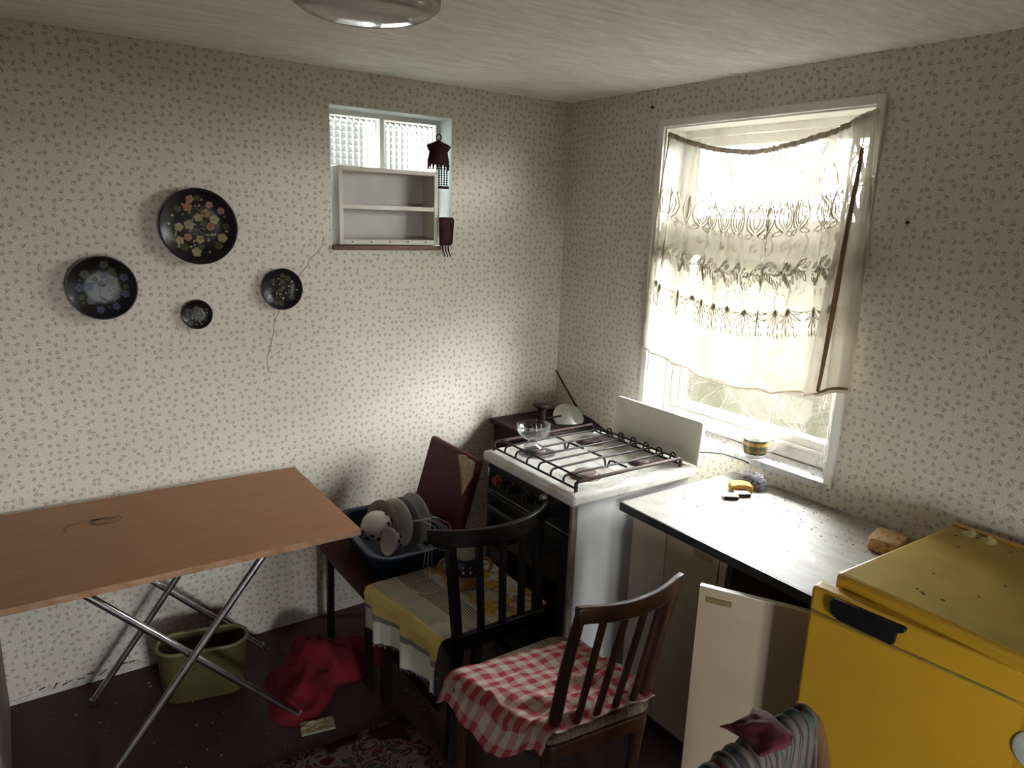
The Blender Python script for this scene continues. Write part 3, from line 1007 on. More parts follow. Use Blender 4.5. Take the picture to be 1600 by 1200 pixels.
re_ = random.Random(5)
NM = 14
for k in range(NM):
    u0 = (k + .5) / NM + re_.uniform(-.008, .008)
    su, sv = .036, .058
    # tulip
    for s in (-1, 1):
        stroke(u0, .29, [(s * .15, 1), (s * .7, .65), (s * .95, .1), (s * .8, -.45), (s * .55, -.9), (s * .72, -1.1)], .0045, su, sv)
        stroke(u0, .29, [(s * .1, .8), (s * .5, .35), (s * .6, -.2), (s * .35, -.75)], .004, su, sv)
        stroke(u0, .29, [(s * .05, .6), (s * .25, .1), (s * .2, -.5), (0, -1.0)], .0035, su, sv)
        leaf(u0, .29, s * .15, 1.0, PI * (.5 - s * .42), .9, .16, su, sv, .003)
    stroke(u0, .29, [(0, -.85), (.12, -1.15), (.3, -1.05), (.25, -.85)], .003, su, sv)
    # dotted arc
    for i in range(8):
        a = -1.1 + 2.3 * i / 7
        x, y = .55 + .45 * math.cos(a), .45 * math.sin(a)
        stroke(u0, .405, [(x - .06, y), (x + .06, y)], .0052, .036, .075)
    for i in range(2):
        r = .18 + .16 * i
        stroke(u0, .405, [(r * math.cos(a * .5), r * math.sin(a * .5)) for a in range(0, 11)], .002, .03, .05)
    # garland of leaves
    for i in range(7):
        cx = (i - 3) * .30
        for s in (-1, 1):
            leaf(u0, .515 + .02 * math.sin(i), cx, s * .12, s * 1.0 + .3, .62, .1, .034, .062, .003)
    stroke(u0, .515, [(-1.1, 0), (-.5, .08), (0, 0), (.5, -.06), (1.1, 0)], .003, .034, .06)
    # berries
    for i in range(5):
        cx, cy = re_.uniform(-.9, .9), re_.uniform(-.5, .5)
        stroke(u0, .595, [(cx + .09 * math.cos(j), cy + .13 * math.sin(j)) for j in range(0, 7)], .0018, .034, .04)
    # second dotted arc
    for i in range(8):
        a = PI - 1.1 + 2.3 * i / 7
        x, y = .2 + .45 * math.cos(a), .45 * math.sin(a)
        stroke(u0, .625, [(x - .06, y), (x + .06, y)], .0052, .036, .085)
    # hanging palmette: a fan of slender leaves curling outwards
    for i in range(7):
        a = (i - 3) * .40
        for sd_ in (-1, 1):
            pts = []
            for q in range(8):
                t = q / 7
                r = t * (1.75 - .16 * abs(i - 3))
                aa = a * (.55 + .55 * t)
                wv = sd_ * .11 * math.sin(t * PI)
                pts.append((math.sin(aa) * r * .95 + math.cos(aa) * wv, -1.0 + math.cos(aa) * r - math.sin(aa) * wv))
            stroke(u0, .715, pts, .0028, .034, .058)
    for sx_ in (-.55, .05, .6):
        stroke(u0, .715, [(sx_, .62), (sx_ + .03, .86), (sx_ + .12, 1.0), (sx_ + .25, .98), (sx_ + .28, .84), (sx_ + .2, .76)], .0034, .034, .058)
    for sx_ in (-.35, .25, .8):
        stroke(u0, .715, [(sx_, 1.16), (sx_ + .08, 1.18)], .0045, .034, .058)
o = g.obj('lace_embroidery', M['lace'], curt)
o['label'] = 'beige embroidered tulips, leaves and palmettes'
g = G().tube([cur(i / 40, .010, -.002) for i in range(41)], .0018, 5)
g.obj('string', M['hem'], curt)

# ================================================================== CEILING LAMP
lamp = thing('ceiling_lamp', (-1.508, -1.15, RH), 'grey-white opal glass drum lamp under the ceiling', 'lamp')
T = Matrix.Translation((-1.508, -1.15, 0))
prof = [(.012, RH - .108), (.05, RH - .1072), (.09, RH - .104), (.125, RH - .097), (.147, RH - .087), (.158, RH - .074), (.162, RH - .075), (.163, RH - .045), (.160, RH - .028), (.150, RH - .018), (.12, RH - .016)]
G().lathe(prof, 64, T).obj('glass_shade', M['lampglass'], lamp, smooth=True)
G().lathe([(.118, RH - .03), (.125, RH - .028), (.125, RH)], 48, T).obj('base_ring', M['lampcap'], lamp, smooth=True, angle=40)

# ================================================================== FOUR LACQUER PLATES
def plate(x, z, R, label, pal, seed, dens):
    p = thing('wall_plate', (x, -.004, z), label, 'wall plate', 'black lacquer plates on the back wall')
    MM = Matrix.Translation((x, -.004, z)) @ Matrix.Rotation(PI / 2, 4, 'X') @ Matrix.Rotation(.25, 4, 'X') if False else Matrix.Translation((x, -.002, z)) @ Matrix.Rotation(PI / 2, 4, 'X')
    d = .030 * R / .128 + .004

    def hgt(t):                                              # t = r/R: flat well, curved flank, lip standing off the wall
        return d * (.25 + .75 * max(0, (t - .45) / .55) ** 1.7)
    prof = [(.0, hgt(0))] + [(R * t, hgt(t)) for t in (.2, .4, .5, .6, .7, .8, .88, .94, .985)] + [(R, hgt(1) - .002), (R * .985, hgt(1) - .007), (R * .8, d * .25), (R * .5, .002), (0, .001)]
    G().lathe(prof, 56, MM).obj('dish', M['lacquer'], p, smooth=True)
    r_ = random.Random(seed)
    spots = []
    for key, cnt, sz in dens:
        g = G()
        for _ in range(cnt):
            for _try in range(60):
                a, rr = r_.uniform(0, 2 * PI), R * .74 * math.sqrt(r_.random())
                cx, cy = rr * math.cos(a), rr * math.sin(a)
                s = sz * R * r_.uniform(.85, 1.15)
                if all((cx - q[0]) ** 2 + (cy - q[1]) ** 2 > (q[2] + s) ** 2 * .8 for q in spots):
                    break
            else:
                continue
            spots.append((cx, cy, s))
            rot = r_.uniform(0, PI)
            npet = 5 if sz > .08 else 1
            for k in range(npet):
                px = cx + (s * .55 * math.cos(rot + k * 2 * PI / npet) if npet > 1 else 0)
                py = cy + (s * .55 * math.sin(rot + k * 2 * PI / npet) if npet > 1 else 0)
                pr = s * .48 if npet > 1 else s
                b = len(g.v)
                for j in range(9):
                    qx, qy = px + pr * math.cos(j * 2 * PI / 9), py + pr * math.sin(j * 2 * PI / 9)
                    t = min(.97, math.hypot(qx, qy) / R)
                    g.v.append(MM @ Vector((qx, qy, hgt(t) + .0007)))
                g.face([b + j for j in range(9)])
        if g.v:
            g.obj('painted_blossoms' if key != 'green_paint' else 'painted_leaves', M[key], p)
    g = G()
    for k in range(3):
        a = r_.uniform(0, 6)
        g.tube([MM @ Vector((R * .55 * t * math.cos(a + t * 1.3), R * .55 * t * math.sin(a + t * 1.3), hgt(.55 * t) + .0008)) for t in (.1, .3, .5, .7, .9, 1)], .0008, 4)
    g.obj('painted_stems', M[pal], p)
    return p


plate(-1.650, 1.648, .130, 'largest black lacquer wall plate, painted with gold and orange blossoms', 'gold', 4,
      (('gold', 8, .115), ('orange_paint', 4, .11), ('pink_paint', 3, .10), ('green_paint', 9, .10), ('gold', 14, .035), ('pink_paint', 10, .03)))
plate(-1.962, 1.443, .106, 'black lacquer wall plate at the far left with a faint grey-blue bouquet', 'grey_paint', 8,
      (('grey_paint', 6, .15), ('blue_paint', 7, .13), ('green_paint', 6, .10), ('grey_paint', 10, .045)))
plate(-1.365, 1.421, .078, 'small black lacquer wall plate nearest the niche, painted with dull green sprigs', 'gold', 21,
      (('green_paint', 8, .14), ('gold', 9, .05), ('grey_paint', 3, .12), ('orange_paint', 4, .04)))
plate(-1.672, 1.339, .053, 'smallest black lacquer wall plate, hanging lowest of the four', 'gold', 33,
      (('green_paint', 7, .15), ('grey_paint', 4, .14), ('gold', 8, .05)))

# ================================================================== WHITE SHELF IN THE NICHE
SX0, SX1, SZ0, SZ1 = -1.130, -.694, 1.589, 1.889
sh = thing('niche_shelf', (-.912, .03, SZ0), 'open white shelf box standing in the niche before the glass blocks', 'shelf')
G().box((SX0, -.012, SZ0), (SX0 + .017, .095, SZ1)).obj('side_panel', M['shelf_white'], sh, bevel=.0015)
G().box((SX1 - .017, -.012, SZ0), (SX1, .095, SZ1)).obj('side_panel', M['shelf_white'], sh, bevel=.0015)
G().box((SX0 + .017, -.012, SZ1 - .018), (SX1 - .017, .095, SZ1)).obj('top_board', M['shelf_white'], sh, bevel=.0015)
G().box((SX0 + .017, -.010, SZ0 + .138), (SX1 - .017, .092, SZ0 + .155)).obj('shelf_board', M['shelf_white'], sh, bevel=.0015)
G().box((SX0 + .017, -.012, SZ0), (SX1 - .017, .092, SZ0 + .020)).obj('bottom_board', M['shelf_white'], sh, bevel=.0015)
G().box((SX0 + .01, .0925, SZ0 + .005), (SX1 - .01, .098, SZ1 - .005)).obj('back_panel', M['shelf_back'], sh)
for k in range(5):
    x = lerp(SX0 + .05, SX1 - .06, k / 4)
    G().tube([(x, -.0115, SZ0 + .011), (x + .004, -.0165, SZ0 + .012)], .0022, 6).obj('cup_hook', M['nail'], sh)

# ================================================================== DARK CARVED RACK ON THE NICHE REVEAL
rk = thing('spoon_rack', (-.655, .0, 1.70), 'dark carved wooden rack with a ring hanging in the niche beside the glass blocks', 'rack')
RKX, RKY = -.682, .010
T = Matrix.Translation((RKX, RKY, 0))
G().tube(circle_pts((RKX - .004, RKY - .01, 2.028), .012, 14, (1, 0, 0), (0, 0, 1)), .0028, 6, closed=True).obj('hanging_ring', M['nail'], rk, smooth=True)
G().lathe([(.004, 2.018), (.022, 2.010), (.050, 2.000), (.057, 1.992), (.050, 1.983), (.043, 1.970), (.046, 1.952), (.051, 1.935), (.050, 1.922), (.047, 1.920), (.0, 1.921)], 28, T, sy=.55).obj('carved_head', M['dark_carved'], rk, smooth=True)
for k in range(9):
    a = PI + PI * k / 8
    x, y = RKX + .047 * math.cos(a), RKY + .047 * .55 * math.sin(a)
    G().lathe([(.002, 1.898), (.0045, 1.903), (.003, 1.908), (.0055, 1.915), (.004, 1.924)], 8, Matrix.Translation((x, y, 0))).obj('turned_drop', M['dark_carved'], rk, smooth=True)
for k in range(4):
    x = RKX + .002 + k * .0125
    g = G()
    for j in range(9):
        z = 1.918 - j * .0092
        g.lathe([(.0008, z), (.0042, z - .0025), (.0042, z - .0055), (.0008, z - .009)], 8, Matrix.Translation((x, RKY - .004, 0)))
    g.obj('bead_strand', M['dark_carved'], rk, smooth=True)
G().box((RKX - .002, RKY - .014, 1.823), (RKX + .046, RKY + .008, 1.834)).obj('lower_bar', M['dark_carved'], rk, bevel=.003)
rk2 = thing('wooden_holder', (-.655, .0, 1.60), 'dark rounded wooden holder with small hooks beneath, hanging low beside the white shelf', 'holder')
g = G()
poly = []
hw, z0_, z1_ = .036, 1.582, 1.706
for cx, cz, a0 in ((hw - .014, z1_ - .014, 0), (-hw + .006, z1_ - .006, PI / 2), (-hw + .01, z0_ + .01, PI), (hw - .02, z0_ + .02, 1.5 * PI)):
    r_c = .014 if cx > 0 else .006
    for k in range(6):
        a = a0 + PI / 2 * k / 5
        poly.append((cx + r_c * math.cos(a), cz + r_c * math.sin(a)))
MR = Matrix.Translation((-.658, -.018, 0)) @ Matrix.Rotation(PI / 2, 4, 'X')
g.prism(poly, 0.0, .012, MR)
g.obj('body', M['dark_carved'], rk2, bevel=.003)
for s in (.6, .85):
    g = G()
    g.tube([MR @ Vector((x * s * .98, (zc - 1.644) * s + 1.644, .0135)) for x, zc in poly], .0016, 5, closed=True)
    g.obj('raised_moulding', M['dark_carved'], rk2, smooth=True)
for k in range(3):
    x = -.676 + k * .013
    G().tube([(x, -.026, 1.585), (x, -.028, 1.570), (x + .004, -.03, 1.556), (x + .006, -.036, 1.545), (x + .003, -.040, 1.540)], [.0035, .0035, .003, .0025, .0015], 7).obj('hook', M['dark_carved'], rk2, smooth=True)
for k, (x, y, z, lab) in enumerate(((-.002, -1.632, 1.742, 'dark nail in the wallpaper right of the curtain'), (-.002, -.602 + .06, 2.168, 'dark nail in the wallpaper above the left window corner'))):
    t_ = G().tube([(.004, y, z), (-.008, y, z - .001), (-.009, y, z - .001), (-.012, y, z - .001)], [.003, .003, .006, .006], 8)
    tag(t_.obj('wall_nail', M['nail']), lab, 'nail', 'nails in the right wall')

# ================================================================== GAS STOVE
X0, X1, Y0, Y1, ZT = -.800, -.222, -1.115, -.570, .850
st = thing('gas_stove', (-.51, -.84, 0), 'old white gas stove with black front and wire pan grate', 'stove')
g = G()
g.box((X0 + .03, Y0 + .018, .07), (X1 - .01, Y1 - .018, ZT - .038))
g.obj('body', M['grey_enamel'], st, bevel=.004)
for x in (X0 + .07, X1 - .06):
    for y in (Y0 + .06, Y1 - .06):
        G().lathe([(.018, 0), (.02, .004), (.014, .02), (.014, .075)], 10, Matrix.Translation((x, y, 0))).obj('foot', M['black_plastic'], st)
top = G().box((X0, Y0, ZT - .040), (X1, Y1, ZT)).obj('hob_top', M['white_enamel'], st, bevel=.012, seg=3)
for k, (x, y, m) in enumerate(((-.64, -.70, 'burner'), (-.64, -.985, 'burner_red'), (-.375, -.70, 'burner'), (-.375, -.985, 'burner'))):
    r = (.034, .042, .040, .034)[k]
    T = Matrix.Translation((x, y, ZT))
    b = G().lathe([(r * 1.35, 0), (r * 1.35, .003), (r * .9, .006), (r * .85, .010)], 24, T).obj('burner', M[m], st, smooth=True, angle=40)
    b2 = G().lathe([(r * .95, .010), (r, .013), (r * .92, .018), (r * .3, .020), (0, .0195)], 24, T).obj('burner_cap', M['burner' if m == 'burner' else 'burner_red'], b, smooth=True, angle=40)
    G().lathe([(.0, .0006), (r * 2.1, .0006), (r * 2.1, .0012), (0, .0012)], 28, T).obj('pan_ring', M['alu'] if k == 0 else M['lid_enamel'], st)
g = G()                                                       # pressed lines on the hob
g.box((-.515, Y0 + .05, ZT), (-.508, Y1 - .05, ZT + .0012))
g.box((-.72, -.85, ZT), (-.30, -.843, ZT + .0012))
g.obj('pressed_line', M['lid_enamel'], st)
# grate
GX0, GX1, GY0, GY1, GZ = -.765, -.275, -1.085, -.600, ZT + .036
gr = G()
gr.tube([(GX0, GY0, ZT + .012), (GX0, GY1, ZT + .012)], .0042, 8)
grate = gr.obj('pan_grate', M['grate'], st, smooth=True)
ys = [lerp(GY1, GY0, k / 7) for k in range(8)]
for k, y in enumerate(ys):
    if k in (0, 7):
        G().tube([(GX0 - .002, y, ZT + .003), (GX0 - .002, y, GZ - .006), (GX0 + .008, y, GZ), (GX1 - .008, y, GZ), (GX1, y, GZ - .006), (GX1, y, ZT + .003)], .0065, 8).obj('grate_side_bar', M['rust'], grate, smooth=True)
    else:
        bow = .006 * math.sin(k * 1.7)
        G().tube([(GX0, y, ZT + .012), (GX0 + .001, y, GZ - .012), (GX0 + .006, y, GZ - .003), (GX0 + .016, y, GZ), (-.52, y + bow, GZ + .001), (GX1 - .012, y, GZ), (GX1, y, GZ - .004)], .004, 7).obj('grate_rod', M['grate'], grate, smooth=True)
for x, zz in ((GX0 + .030, GZ + .003), (GX1 - .003, GZ - .004)):
    G().tube([(x, GY0, zz), (x, GY1, zz)], .004, 7).obj('grate_cross_rod', M['grate'], grate, smooth=True)
G().tube([(GX1, GY0, ZT + .012), (GX1, GY1, ZT + .012)], .004, 7).obj('grate_cross_rod', M['grate'], grate, smooth=True)
for k in range(7):
    y = (ys[k] + ys[k + 1]) / 2
    G().tube([(GX1, y - .018, ZT + .012), (GX1 - .002, y - .01, GZ + .006), (GX1 - .002, y, GZ + .010), (GX1 - .002, y + .01, GZ + .006), (GX1, y + .018, ZT + .012)], .0034, 6).obj('grate_loop', M['grate'], grate, smooth=True)
for ya, yb in ((-.66, -.80), (-.89, -1.03)):
    ym = (ya + yb) / 2
    G().tube([(-.52, ya + .03, GZ), (-.52, ym + .02, GZ), (-.52, ym + .012, GZ - .008), (-.52, ym + .006, ZT + .006), (-.52, ym - .004, ZT + .006), (-.52, ym - .014, GZ - .004), (-.52, ym - .03, GZ), (-.52, yb - .03, GZ)], .0042, 7).obj('grate_support', M['grate'], grate, smooth=True)
# upright lid
g = G()
ly0, ly1, lz0, lz1 = -1.108, -.655, ZT - .004, 1.012
poly = []
for cx, cz, a0, r_c in ((ly1 - .006, lz1 - .006, 0, .006), (ly0 + .014, lz1 - .014, PI / 2, .014), (ly0 + .004, lz0 + .004, PI, .004), (ly1 - .004, lz0 + .004, 1.5 * PI, .004)):
    for k in range(6):
        a = a0 + PI / 2 * k / 5
        poly.append((cx + r_c * math.cos(a), cz + r_c * math.sin(a)))
ML = Matrix.Translation((-.200, 0, 0)) @ Matrix(((0, 0, -1, 0), (1, 0, 0, 0), (0, 1, 0, 0), (0, 0, 0, 1)))
ML = Matrix.Translation((-.200, 0, lz0)) @ Matrix.Rotation(math.radians(4), 4, 'Y') @ Matrix.Translation((0, 0, -lz0)) @ Matrix(((0, 0, -1, 0), (1, 0, 0, 0), (0, 1, 0, 0), (0, 0, 0, 1)))
g.prism(poly, -.012, .010, ML)
g.obj('splash_lid', M['lid_enamel'], st, bevel=.004)
for y in (-1.0, -.76):
    G().tube([(-.205, y - .02, ZT + .002), (-.205, y + .02, ZT + .002)], .007, 8).obj('lid_hinge', M['alu'], st)
# front: panel, knobs, oven door
XF = X0 + .018
G().box((XF, Y0 + .032, .700), (XF + .016, Y1 - .02, ZT - .040)).obj('control_panel', M['black_enamel'], st, bevel=.003)
G().box((XF - .004, Y0 + .018, .07), (XF + .02, Y0 + .032, ZT - .040)).obj('corner_strip', M['trim'], st, bevel=.002)
ky = [-.665, -.715, -.765, -.86, -.93, -1.0]
for k, y in enumerate(ky):
    MK = Matrix.Translation((XF, y, .755)) @ Matrix.Rotation(-PI / 2, 4, 'Y')
    m = M['red_knob'] if k == 0 else M['black_plastic']
    kn = G().lathe([(.021, 0), (.021, .006), (.0165, .010), (.0155, .024), (.012, .026), (0, .026)], 24, MK).obj('knob', m, st, smooth=True, angle=40)
    if k == 0:
        kn['label'] = 'faded red knob'
    G().bar((XF - .027, y, .742), (XF - .027, y, .768), .004, .004, (1, 0, 0)).obj('knob_grip', m, kn)
MK = Matrix.Translation((XF, -.945, .790)) @ Matrix.Rotation(-PI / 2, 4, 'Y')
G().lathe([(.012, 0), (.012, .012), (.009, .018), (0, .019)], 16, MK).obj('ignition_button', M['alu'], st, smooth=True, angle=40)
G().box((XF - .004, -.597, .752), (XF + .002, -.589, .782)).obj('switch', M['white_label'], st, bevel=.001)
od = G().box((XF - .006, Y0 + .034, .235), (XF + .02, Y1 - .022, .690)).obj('oven_door', M['black_enamel'], st, bevel=.005)
G().box((XF - .009, Y0 + .075, .29), (XF - .005, Y1 - .06, .60)).obj('oven_window', M['black_glass'], od, bevel=.001)
G().tube([(XF - .004, Y0 + .07, .655), (XF - .035, Y0 + .075, .655), (XF - .035, Y1 - .075, .655), (XF - .004, Y1 - .07, .655)], .008, 10).obj('oven_handle', M['black_plastic'], od, smooth=True)
G().box((XF - .004, Y0 + .034, .085), (XF + .02, Y1 - .022, .225)).obj('pan_drawer', M['black_enamel'], st, bevel=.004)

# glass bowl on the grate
bowl = thing('footed_glass_bowl', (-.685, -.735, GZ + .004), 'clear footed glass dessert bowl standing on the stove grate', 'glass bowl')
T = Matrix.Translation((-.685, -.735, GZ + .0045))
prof = [(.030, 0), (.031, .004), (.016, .010), (.013, .020), (.022, .028), (.042, .040), (.052, .058), (.0555, .078), (.0545, .079), (.050, .060), (.040, .044), (.020, .034), (0, .032)]
G().lathe(prof, 40, T @ Matrix.Scale(1.13, 4)).obj('bowl', M['glass'], bowl, smooth=True)
g = G()
for k in range(20):
    a = 2 * PI * k / 20
    a2 = a + .16
    g.tube([T @ Matrix.Scale(1.13, 4) @ Vector((r * math.cos(lerp(a, a2, i / 3)), r * math.sin(lerp(a, a2, i / 3)), z)) for i, (r, z) in enumerate(((.030, .0325), (.0435, .041), (.0515, .053), (.0545, .064)))], .0014, 4)
g.obj('pressed_ribs', M['glass'], bowl, smooth=True)

# thin cable hanging from the lid to the wall
tag(G().tube([(-.205, -1.112, .905), (-.12, -1.15, .895), (-.04, -1.18, .865), (-.003, -1.19, .845)], .0022, 6).obj('thin_wire', M['cable'], smooth=True), 'thin dark wire from the stove lid to the wall under the sill', 'wire')

# ================================================================== BEHIND THE STOVE
bxw = thing('wooden_chest', (-.21, -.19, 0), 'low dark brown wooden chest in the corner behind the stove', 'chest')
G().box((-.39, -.345, .02), (-.03, -.03, .765)).obj('body', M['dark_brown'], bxw, bevel=.004)
G().box((-.41, -.365, .765), (-.02, -.02, .785)).obj('top_board', M['dark_brown'], bxw, bevel=.004)
lp = thing('reflector_lamp', (-.277, -.25, .785), 'small dark lamp with a pale tilted reflector in the corner behind the stove', 'lamp')
T = Matrix.Translation((-.277, -.25, .785))
G().lathe([(.055, 0), (.055, .008), (.045, .016), (.02, .02)], 24, T).obj('base', M['lamp_brown'], lp, smooth=True, angle=40)
G().lathe([(.019, .018), (.021, .05), (.019, .078), (.024, .086), (.040, .098), (.043, .104), (.02, .106), (0, .106)], 20, T).obj('holder', M['lamp_brown'], lp, smooth=True)
G().tube([(-.262, -.25, .825), (-.235, -.262, .822), (-.205, -.268, .826), (-.18, -.272, .828)], [.008, .005, .005, .004], 8).obj('arm', M['lamp_brown'], lp, smooth=True)
ax = Vector((-.25, -.62, .74)).normalized()
MD = Matrix.Translation((-.118, -.252, .810)) @ ax.to_track_quat('Z', 'Y').to_matrix().to_4x4()
G().lathe([(.0, .030), (.012, .029), (.040, .017), (.071, .003), (.074, .0), (.073, -.004), (.068, -.002), (.04, .012), (0, .024)], 36, MD).obj('reflector', M['dish'], lp, smooth=True)
tag(G().tube([(-.006, -.004, .975), (-.006, -.07, .915), (-.006, -.13, .865), (-.007, -.19, .815), (-.008, -.24, .79)], [.004, .004, .004, .005, .005], 7).tube([(-.010, -.235, .795), (-.012, -.29, .785), (-.014, -.37, .765), (-.016, -.45, .74), (-.016, -.5, .69)], [.007, .011, .012, .012, .012], 9).obj('gas_hose', M['cable'], smooth=True), 'black hose running down the right wall in the corner behind the stove', 'hose')

# ================================================================== WORKTOP AND CABINET
WTZ, WX0 = .796, -.602
tag(G().box((WX0 + .006, -1.862, WTZ - .028), (-.004, -1.122, WTZ)).obj('worktop', M['worktop'], bevel=.0015), 'scuffed white laminate worktop with crumbs below the window', 'worktop')
wt = bpy.data.objects['worktop']
G().box((WX0, -1.862, WTZ - .0285), (WX0 + .006, -1.122, WTZ - .0005)).obj('front_edge', M['black_edge'], wt)['label'] = 'black front edge'
# scorch/peel mark on the worktop
g = G()
pl = [(-.40, -1.38), (-.36, -1.43), (-.345, -1.50), (-.30, -1.56), (-.335, -1.60), (-.37, -1.64), (-.40, -1.72), (-.425, -1.73), (-.41, -1.66), (-.385, -1.60), (-.375, -1.54), (-.385, -1.47), (-.41, -1.41)]
g.face([len(g.v) + i for i in range(len(pl))])
g.v += [Vector((x, y, WTZ + .0004)) for x, y in pl]
g.obj('worn_patch', mat('worn_laminate_patch', (0.47, 0.44, 0.37), (0.57, 0.54, 0.46), 20, rough=0.5), wt)
CF, CZ = -.560, WTZ - .030
cb = thing('base_cabinet', (-.3, -1.5, 0), 'cream base cabinet under the worktop with one door hanging open', 'cabinet')
g = G()
g.box((CF + .018, -1.166, .06), (-.02, -1.150, CZ))
g.box((CF + .018, -1.535, .06), (-.02, -1.519, CZ))
g.box((CF + .018, -1.858, .06), (-.02, -1.842, CZ))
g.box((CF + .018, -1.842, .06), (-.02, -1.166, .076))
g.box((-.03, -1.842, .076), (-.02, -1.166, CZ))
g.obj('carcass', M['inner'], cb)
G().box((CF + .04, -1.842, .40), (-.03, -1.535, .416)).obj('inner_shelf', M['inner'], cb)
G().box((CF + .06, -1.842, 0), (CF + .075, -1.166, .06)).obj('plinth', M['panel'], cb)
G().box((CF, -1.302, .065), (CF + .018, -1.150, CZ - .002)).obj('filler_panel', M['cream'], cb, bevel=.0015)
d1 = G().box((CF - .002, -1.512, .065), (CF + .016, -1.306, CZ - .004)).obj('cabinet_door', M['cream_door'], cb, bevel=.0015)
G().box((CF - .006, -1.496, .722), (CF - .001, -1.424, .740)).obj('grip', M['grip'], d1, bevel=.001)
G().box((CF, -1.540, .065), (CF + .018, -1.516, CZ - .002)).obj('frame_stile', M['cream'], cb, bevel=.0015)
G().box((CF + .004, -1.560, .065), (CF + .014, -1.549, CZ - .002)).obj('edge_strip', M['black_edge'], cb)
# open door: hinge at the fridge side
hp = Vector((-.578, -1.838, 0))
dd = Vector((-.144, .258, 0)).normalized()
nn = Vector((dd.y, -dd.x, 0))
MO = Matrix((dd, nn, Vector((0, 0, 1)))).transposed().to_4x4()
MO.translation = hp
d2 = G().box((0, -.009, .065), (.295, .009, .742), MO).obj('cabinet_door', M['cream_door'], cb, bevel=.0012)
d2['label'] = 'cabinet door hanging open, with chipped white top edge'
outer = -1 if (MO @ Vector((0, -1, 0)) - hp).y < 0 else 1
G().box((.205, outer * .0088, .700), (.272, outer * .012, .716), MO).obj('grip', M['grip'], d2)
G().box((.001, -.0088, .7415), (.294, .0088, .7432), MO).obj('top_edge', M['white_paint'], d2)

# ================================================================== YELLOW FRIDGE
fr = thing('yellow_fridge', (-.29, -2.17, 0), 'mustard yellow fridge with a black handle at the right edge', 'fridge')
FM = Matrix.Translation((-.634, -1.908, 0)) @ Matrix.Rotation(math.radians(-1.2), 4, 'Z')
G().box((0, -.56, .03), (.585, 0, .905), FM).obj('body', M['yellow'], fr, bevel=.012, seg=3)
for x in (.06, .5):
    for y in (-.5, -.06):
        G().lathe([(.02, 0), (.022, .006), (.014, .01), (.014, .04)], 10, FM @ Matrix.Translation((x, y, 0))).obj('foot', M['black_plastic'], fr)
G().box((.012, -.548, .9042), (.553, -.012, .9062), FM).obj('dusty_lit_top', M['dusty_lit_yellow'], fr)['label'] = 'dull dusty yellow top with light put into its colour'
G().box((.555, -.555, .9045), (.578, -.005, .911), FM).obj('rear_trim', M['yellow'], fr, bevel=.002)
# door local: y from 0 (hinge) to DL (free edge, towards the worktop); x negative = into the room; it stands ajar
DL = .585
DM = Matrix.Translation((-.584, -2.462, 0)) @ Matrix.Rotation(math.radians(6), 4, 'Z')
dr = G().box((-.045, 0, .075), (-.002, DL, .807), DM).box((-.045, 0, .809), (-.002, DL, .875), DM).obj('fridge_door', M['yellow'], fr, bevel=.008, seg=3)
G().box((-.043, .004, .806), (-.004, DL - .004, .810), DM).obj('door_seam', M['grip'], dr)
g = G()
hy1, hy0 = DL - .050, DL - .215
poly = [(hy1 - .012, .869), (hy1 - .004, .865), (hy1, .855), (hy1 - .002, .839), (hy1 - .010, .826), (hy1 - .026, .819), (hy0 + .018, .816), (hy0 + .014, .821), (hy0 + .012, .849), (hy0 + .002, .853), (hy0 - .006, .861), (hy0 - .004, .869)]
MH = DM @ Matrix(((0, 0, -1, -.045), (1, 0, 0, 0), (0, 1, 0, 0), (0, 0, 0, 1)))
g.prism(poly, -.004, .012, MH)
g.obj('door_handle', M['black_plastic'], dr, bevel=.004)
ME = DM @ Matrix.Translation((-.045, .100, .722)) @ Matrix.Rotation(-PI / 2, 4, 'Y')
G().lathe([(.043, 0), (.043, .002), (.040, .004), (0, .0045)], 32, ME).obj('emblem', M['white_label'], dr, smooth=True, angle=40)['label'] = 'round white emblem'
for k, (x, y) in enumerate(((-.10, -1.985), (-.105, -2.03))):
    tag(G().lathe([(.027, 0), (.022, .003), (.011, .008), (.005, .014), (.0, .016)], 14, Matrix.Translation((x, y, .9062)), sy=.8).obj('wax_drip', M['wax'], smooth=True), ('pale wax drip on the fridge top nearer the window wall', 'pale wax drip on the fridge top further right')[k], 'wax drip', 'wax drips on the fridge')

# ================================================================== SMALL THINGS ON SILL AND WORKTOP
mug = thing('tartan_mug', (.024, -1.180, WZ0 + .004), 'white porcelain mug with a green and ochre tartan band on the sill', 'mug')
T = Matrix.Translation((.024, -1.180, WZ0 + .004))
G().lathe([(.030, 0), (.031, .002), (.038, .008), (.042, .015), (.044, .034), (.045, .072), (.0455, .083), (.0435, .0835), (.0432, .082)], 48, T).obj('cup', M['plaid'], mug, smooth=True)
G().lathe([(.0436, .0832), (.0425, .07), (.039, .018), (.0, .012)], 48, T).obj('inside', M['china_grey'], mug, smooth=True)  # grey instead of white: shade of the hollow put into the colour
hx = Vector((.72, -.69, 0)).normalized()
c0 = Vector((.024, -1.180, WZ0 + .004))
pts = [c0 + hx * a + Vector((0, 0, z)) for a, z in ((.043, .070), (.058, .072), (.068, .067), (.072, .052), (.068, .035), (.058, .024), (.042, .020))]
G().tube(pts, [.005, .0045, .0045, .0045, .0045, .0045, .005], 8, flat=.7).obj('handle', M['china'], mug, smooth=True)


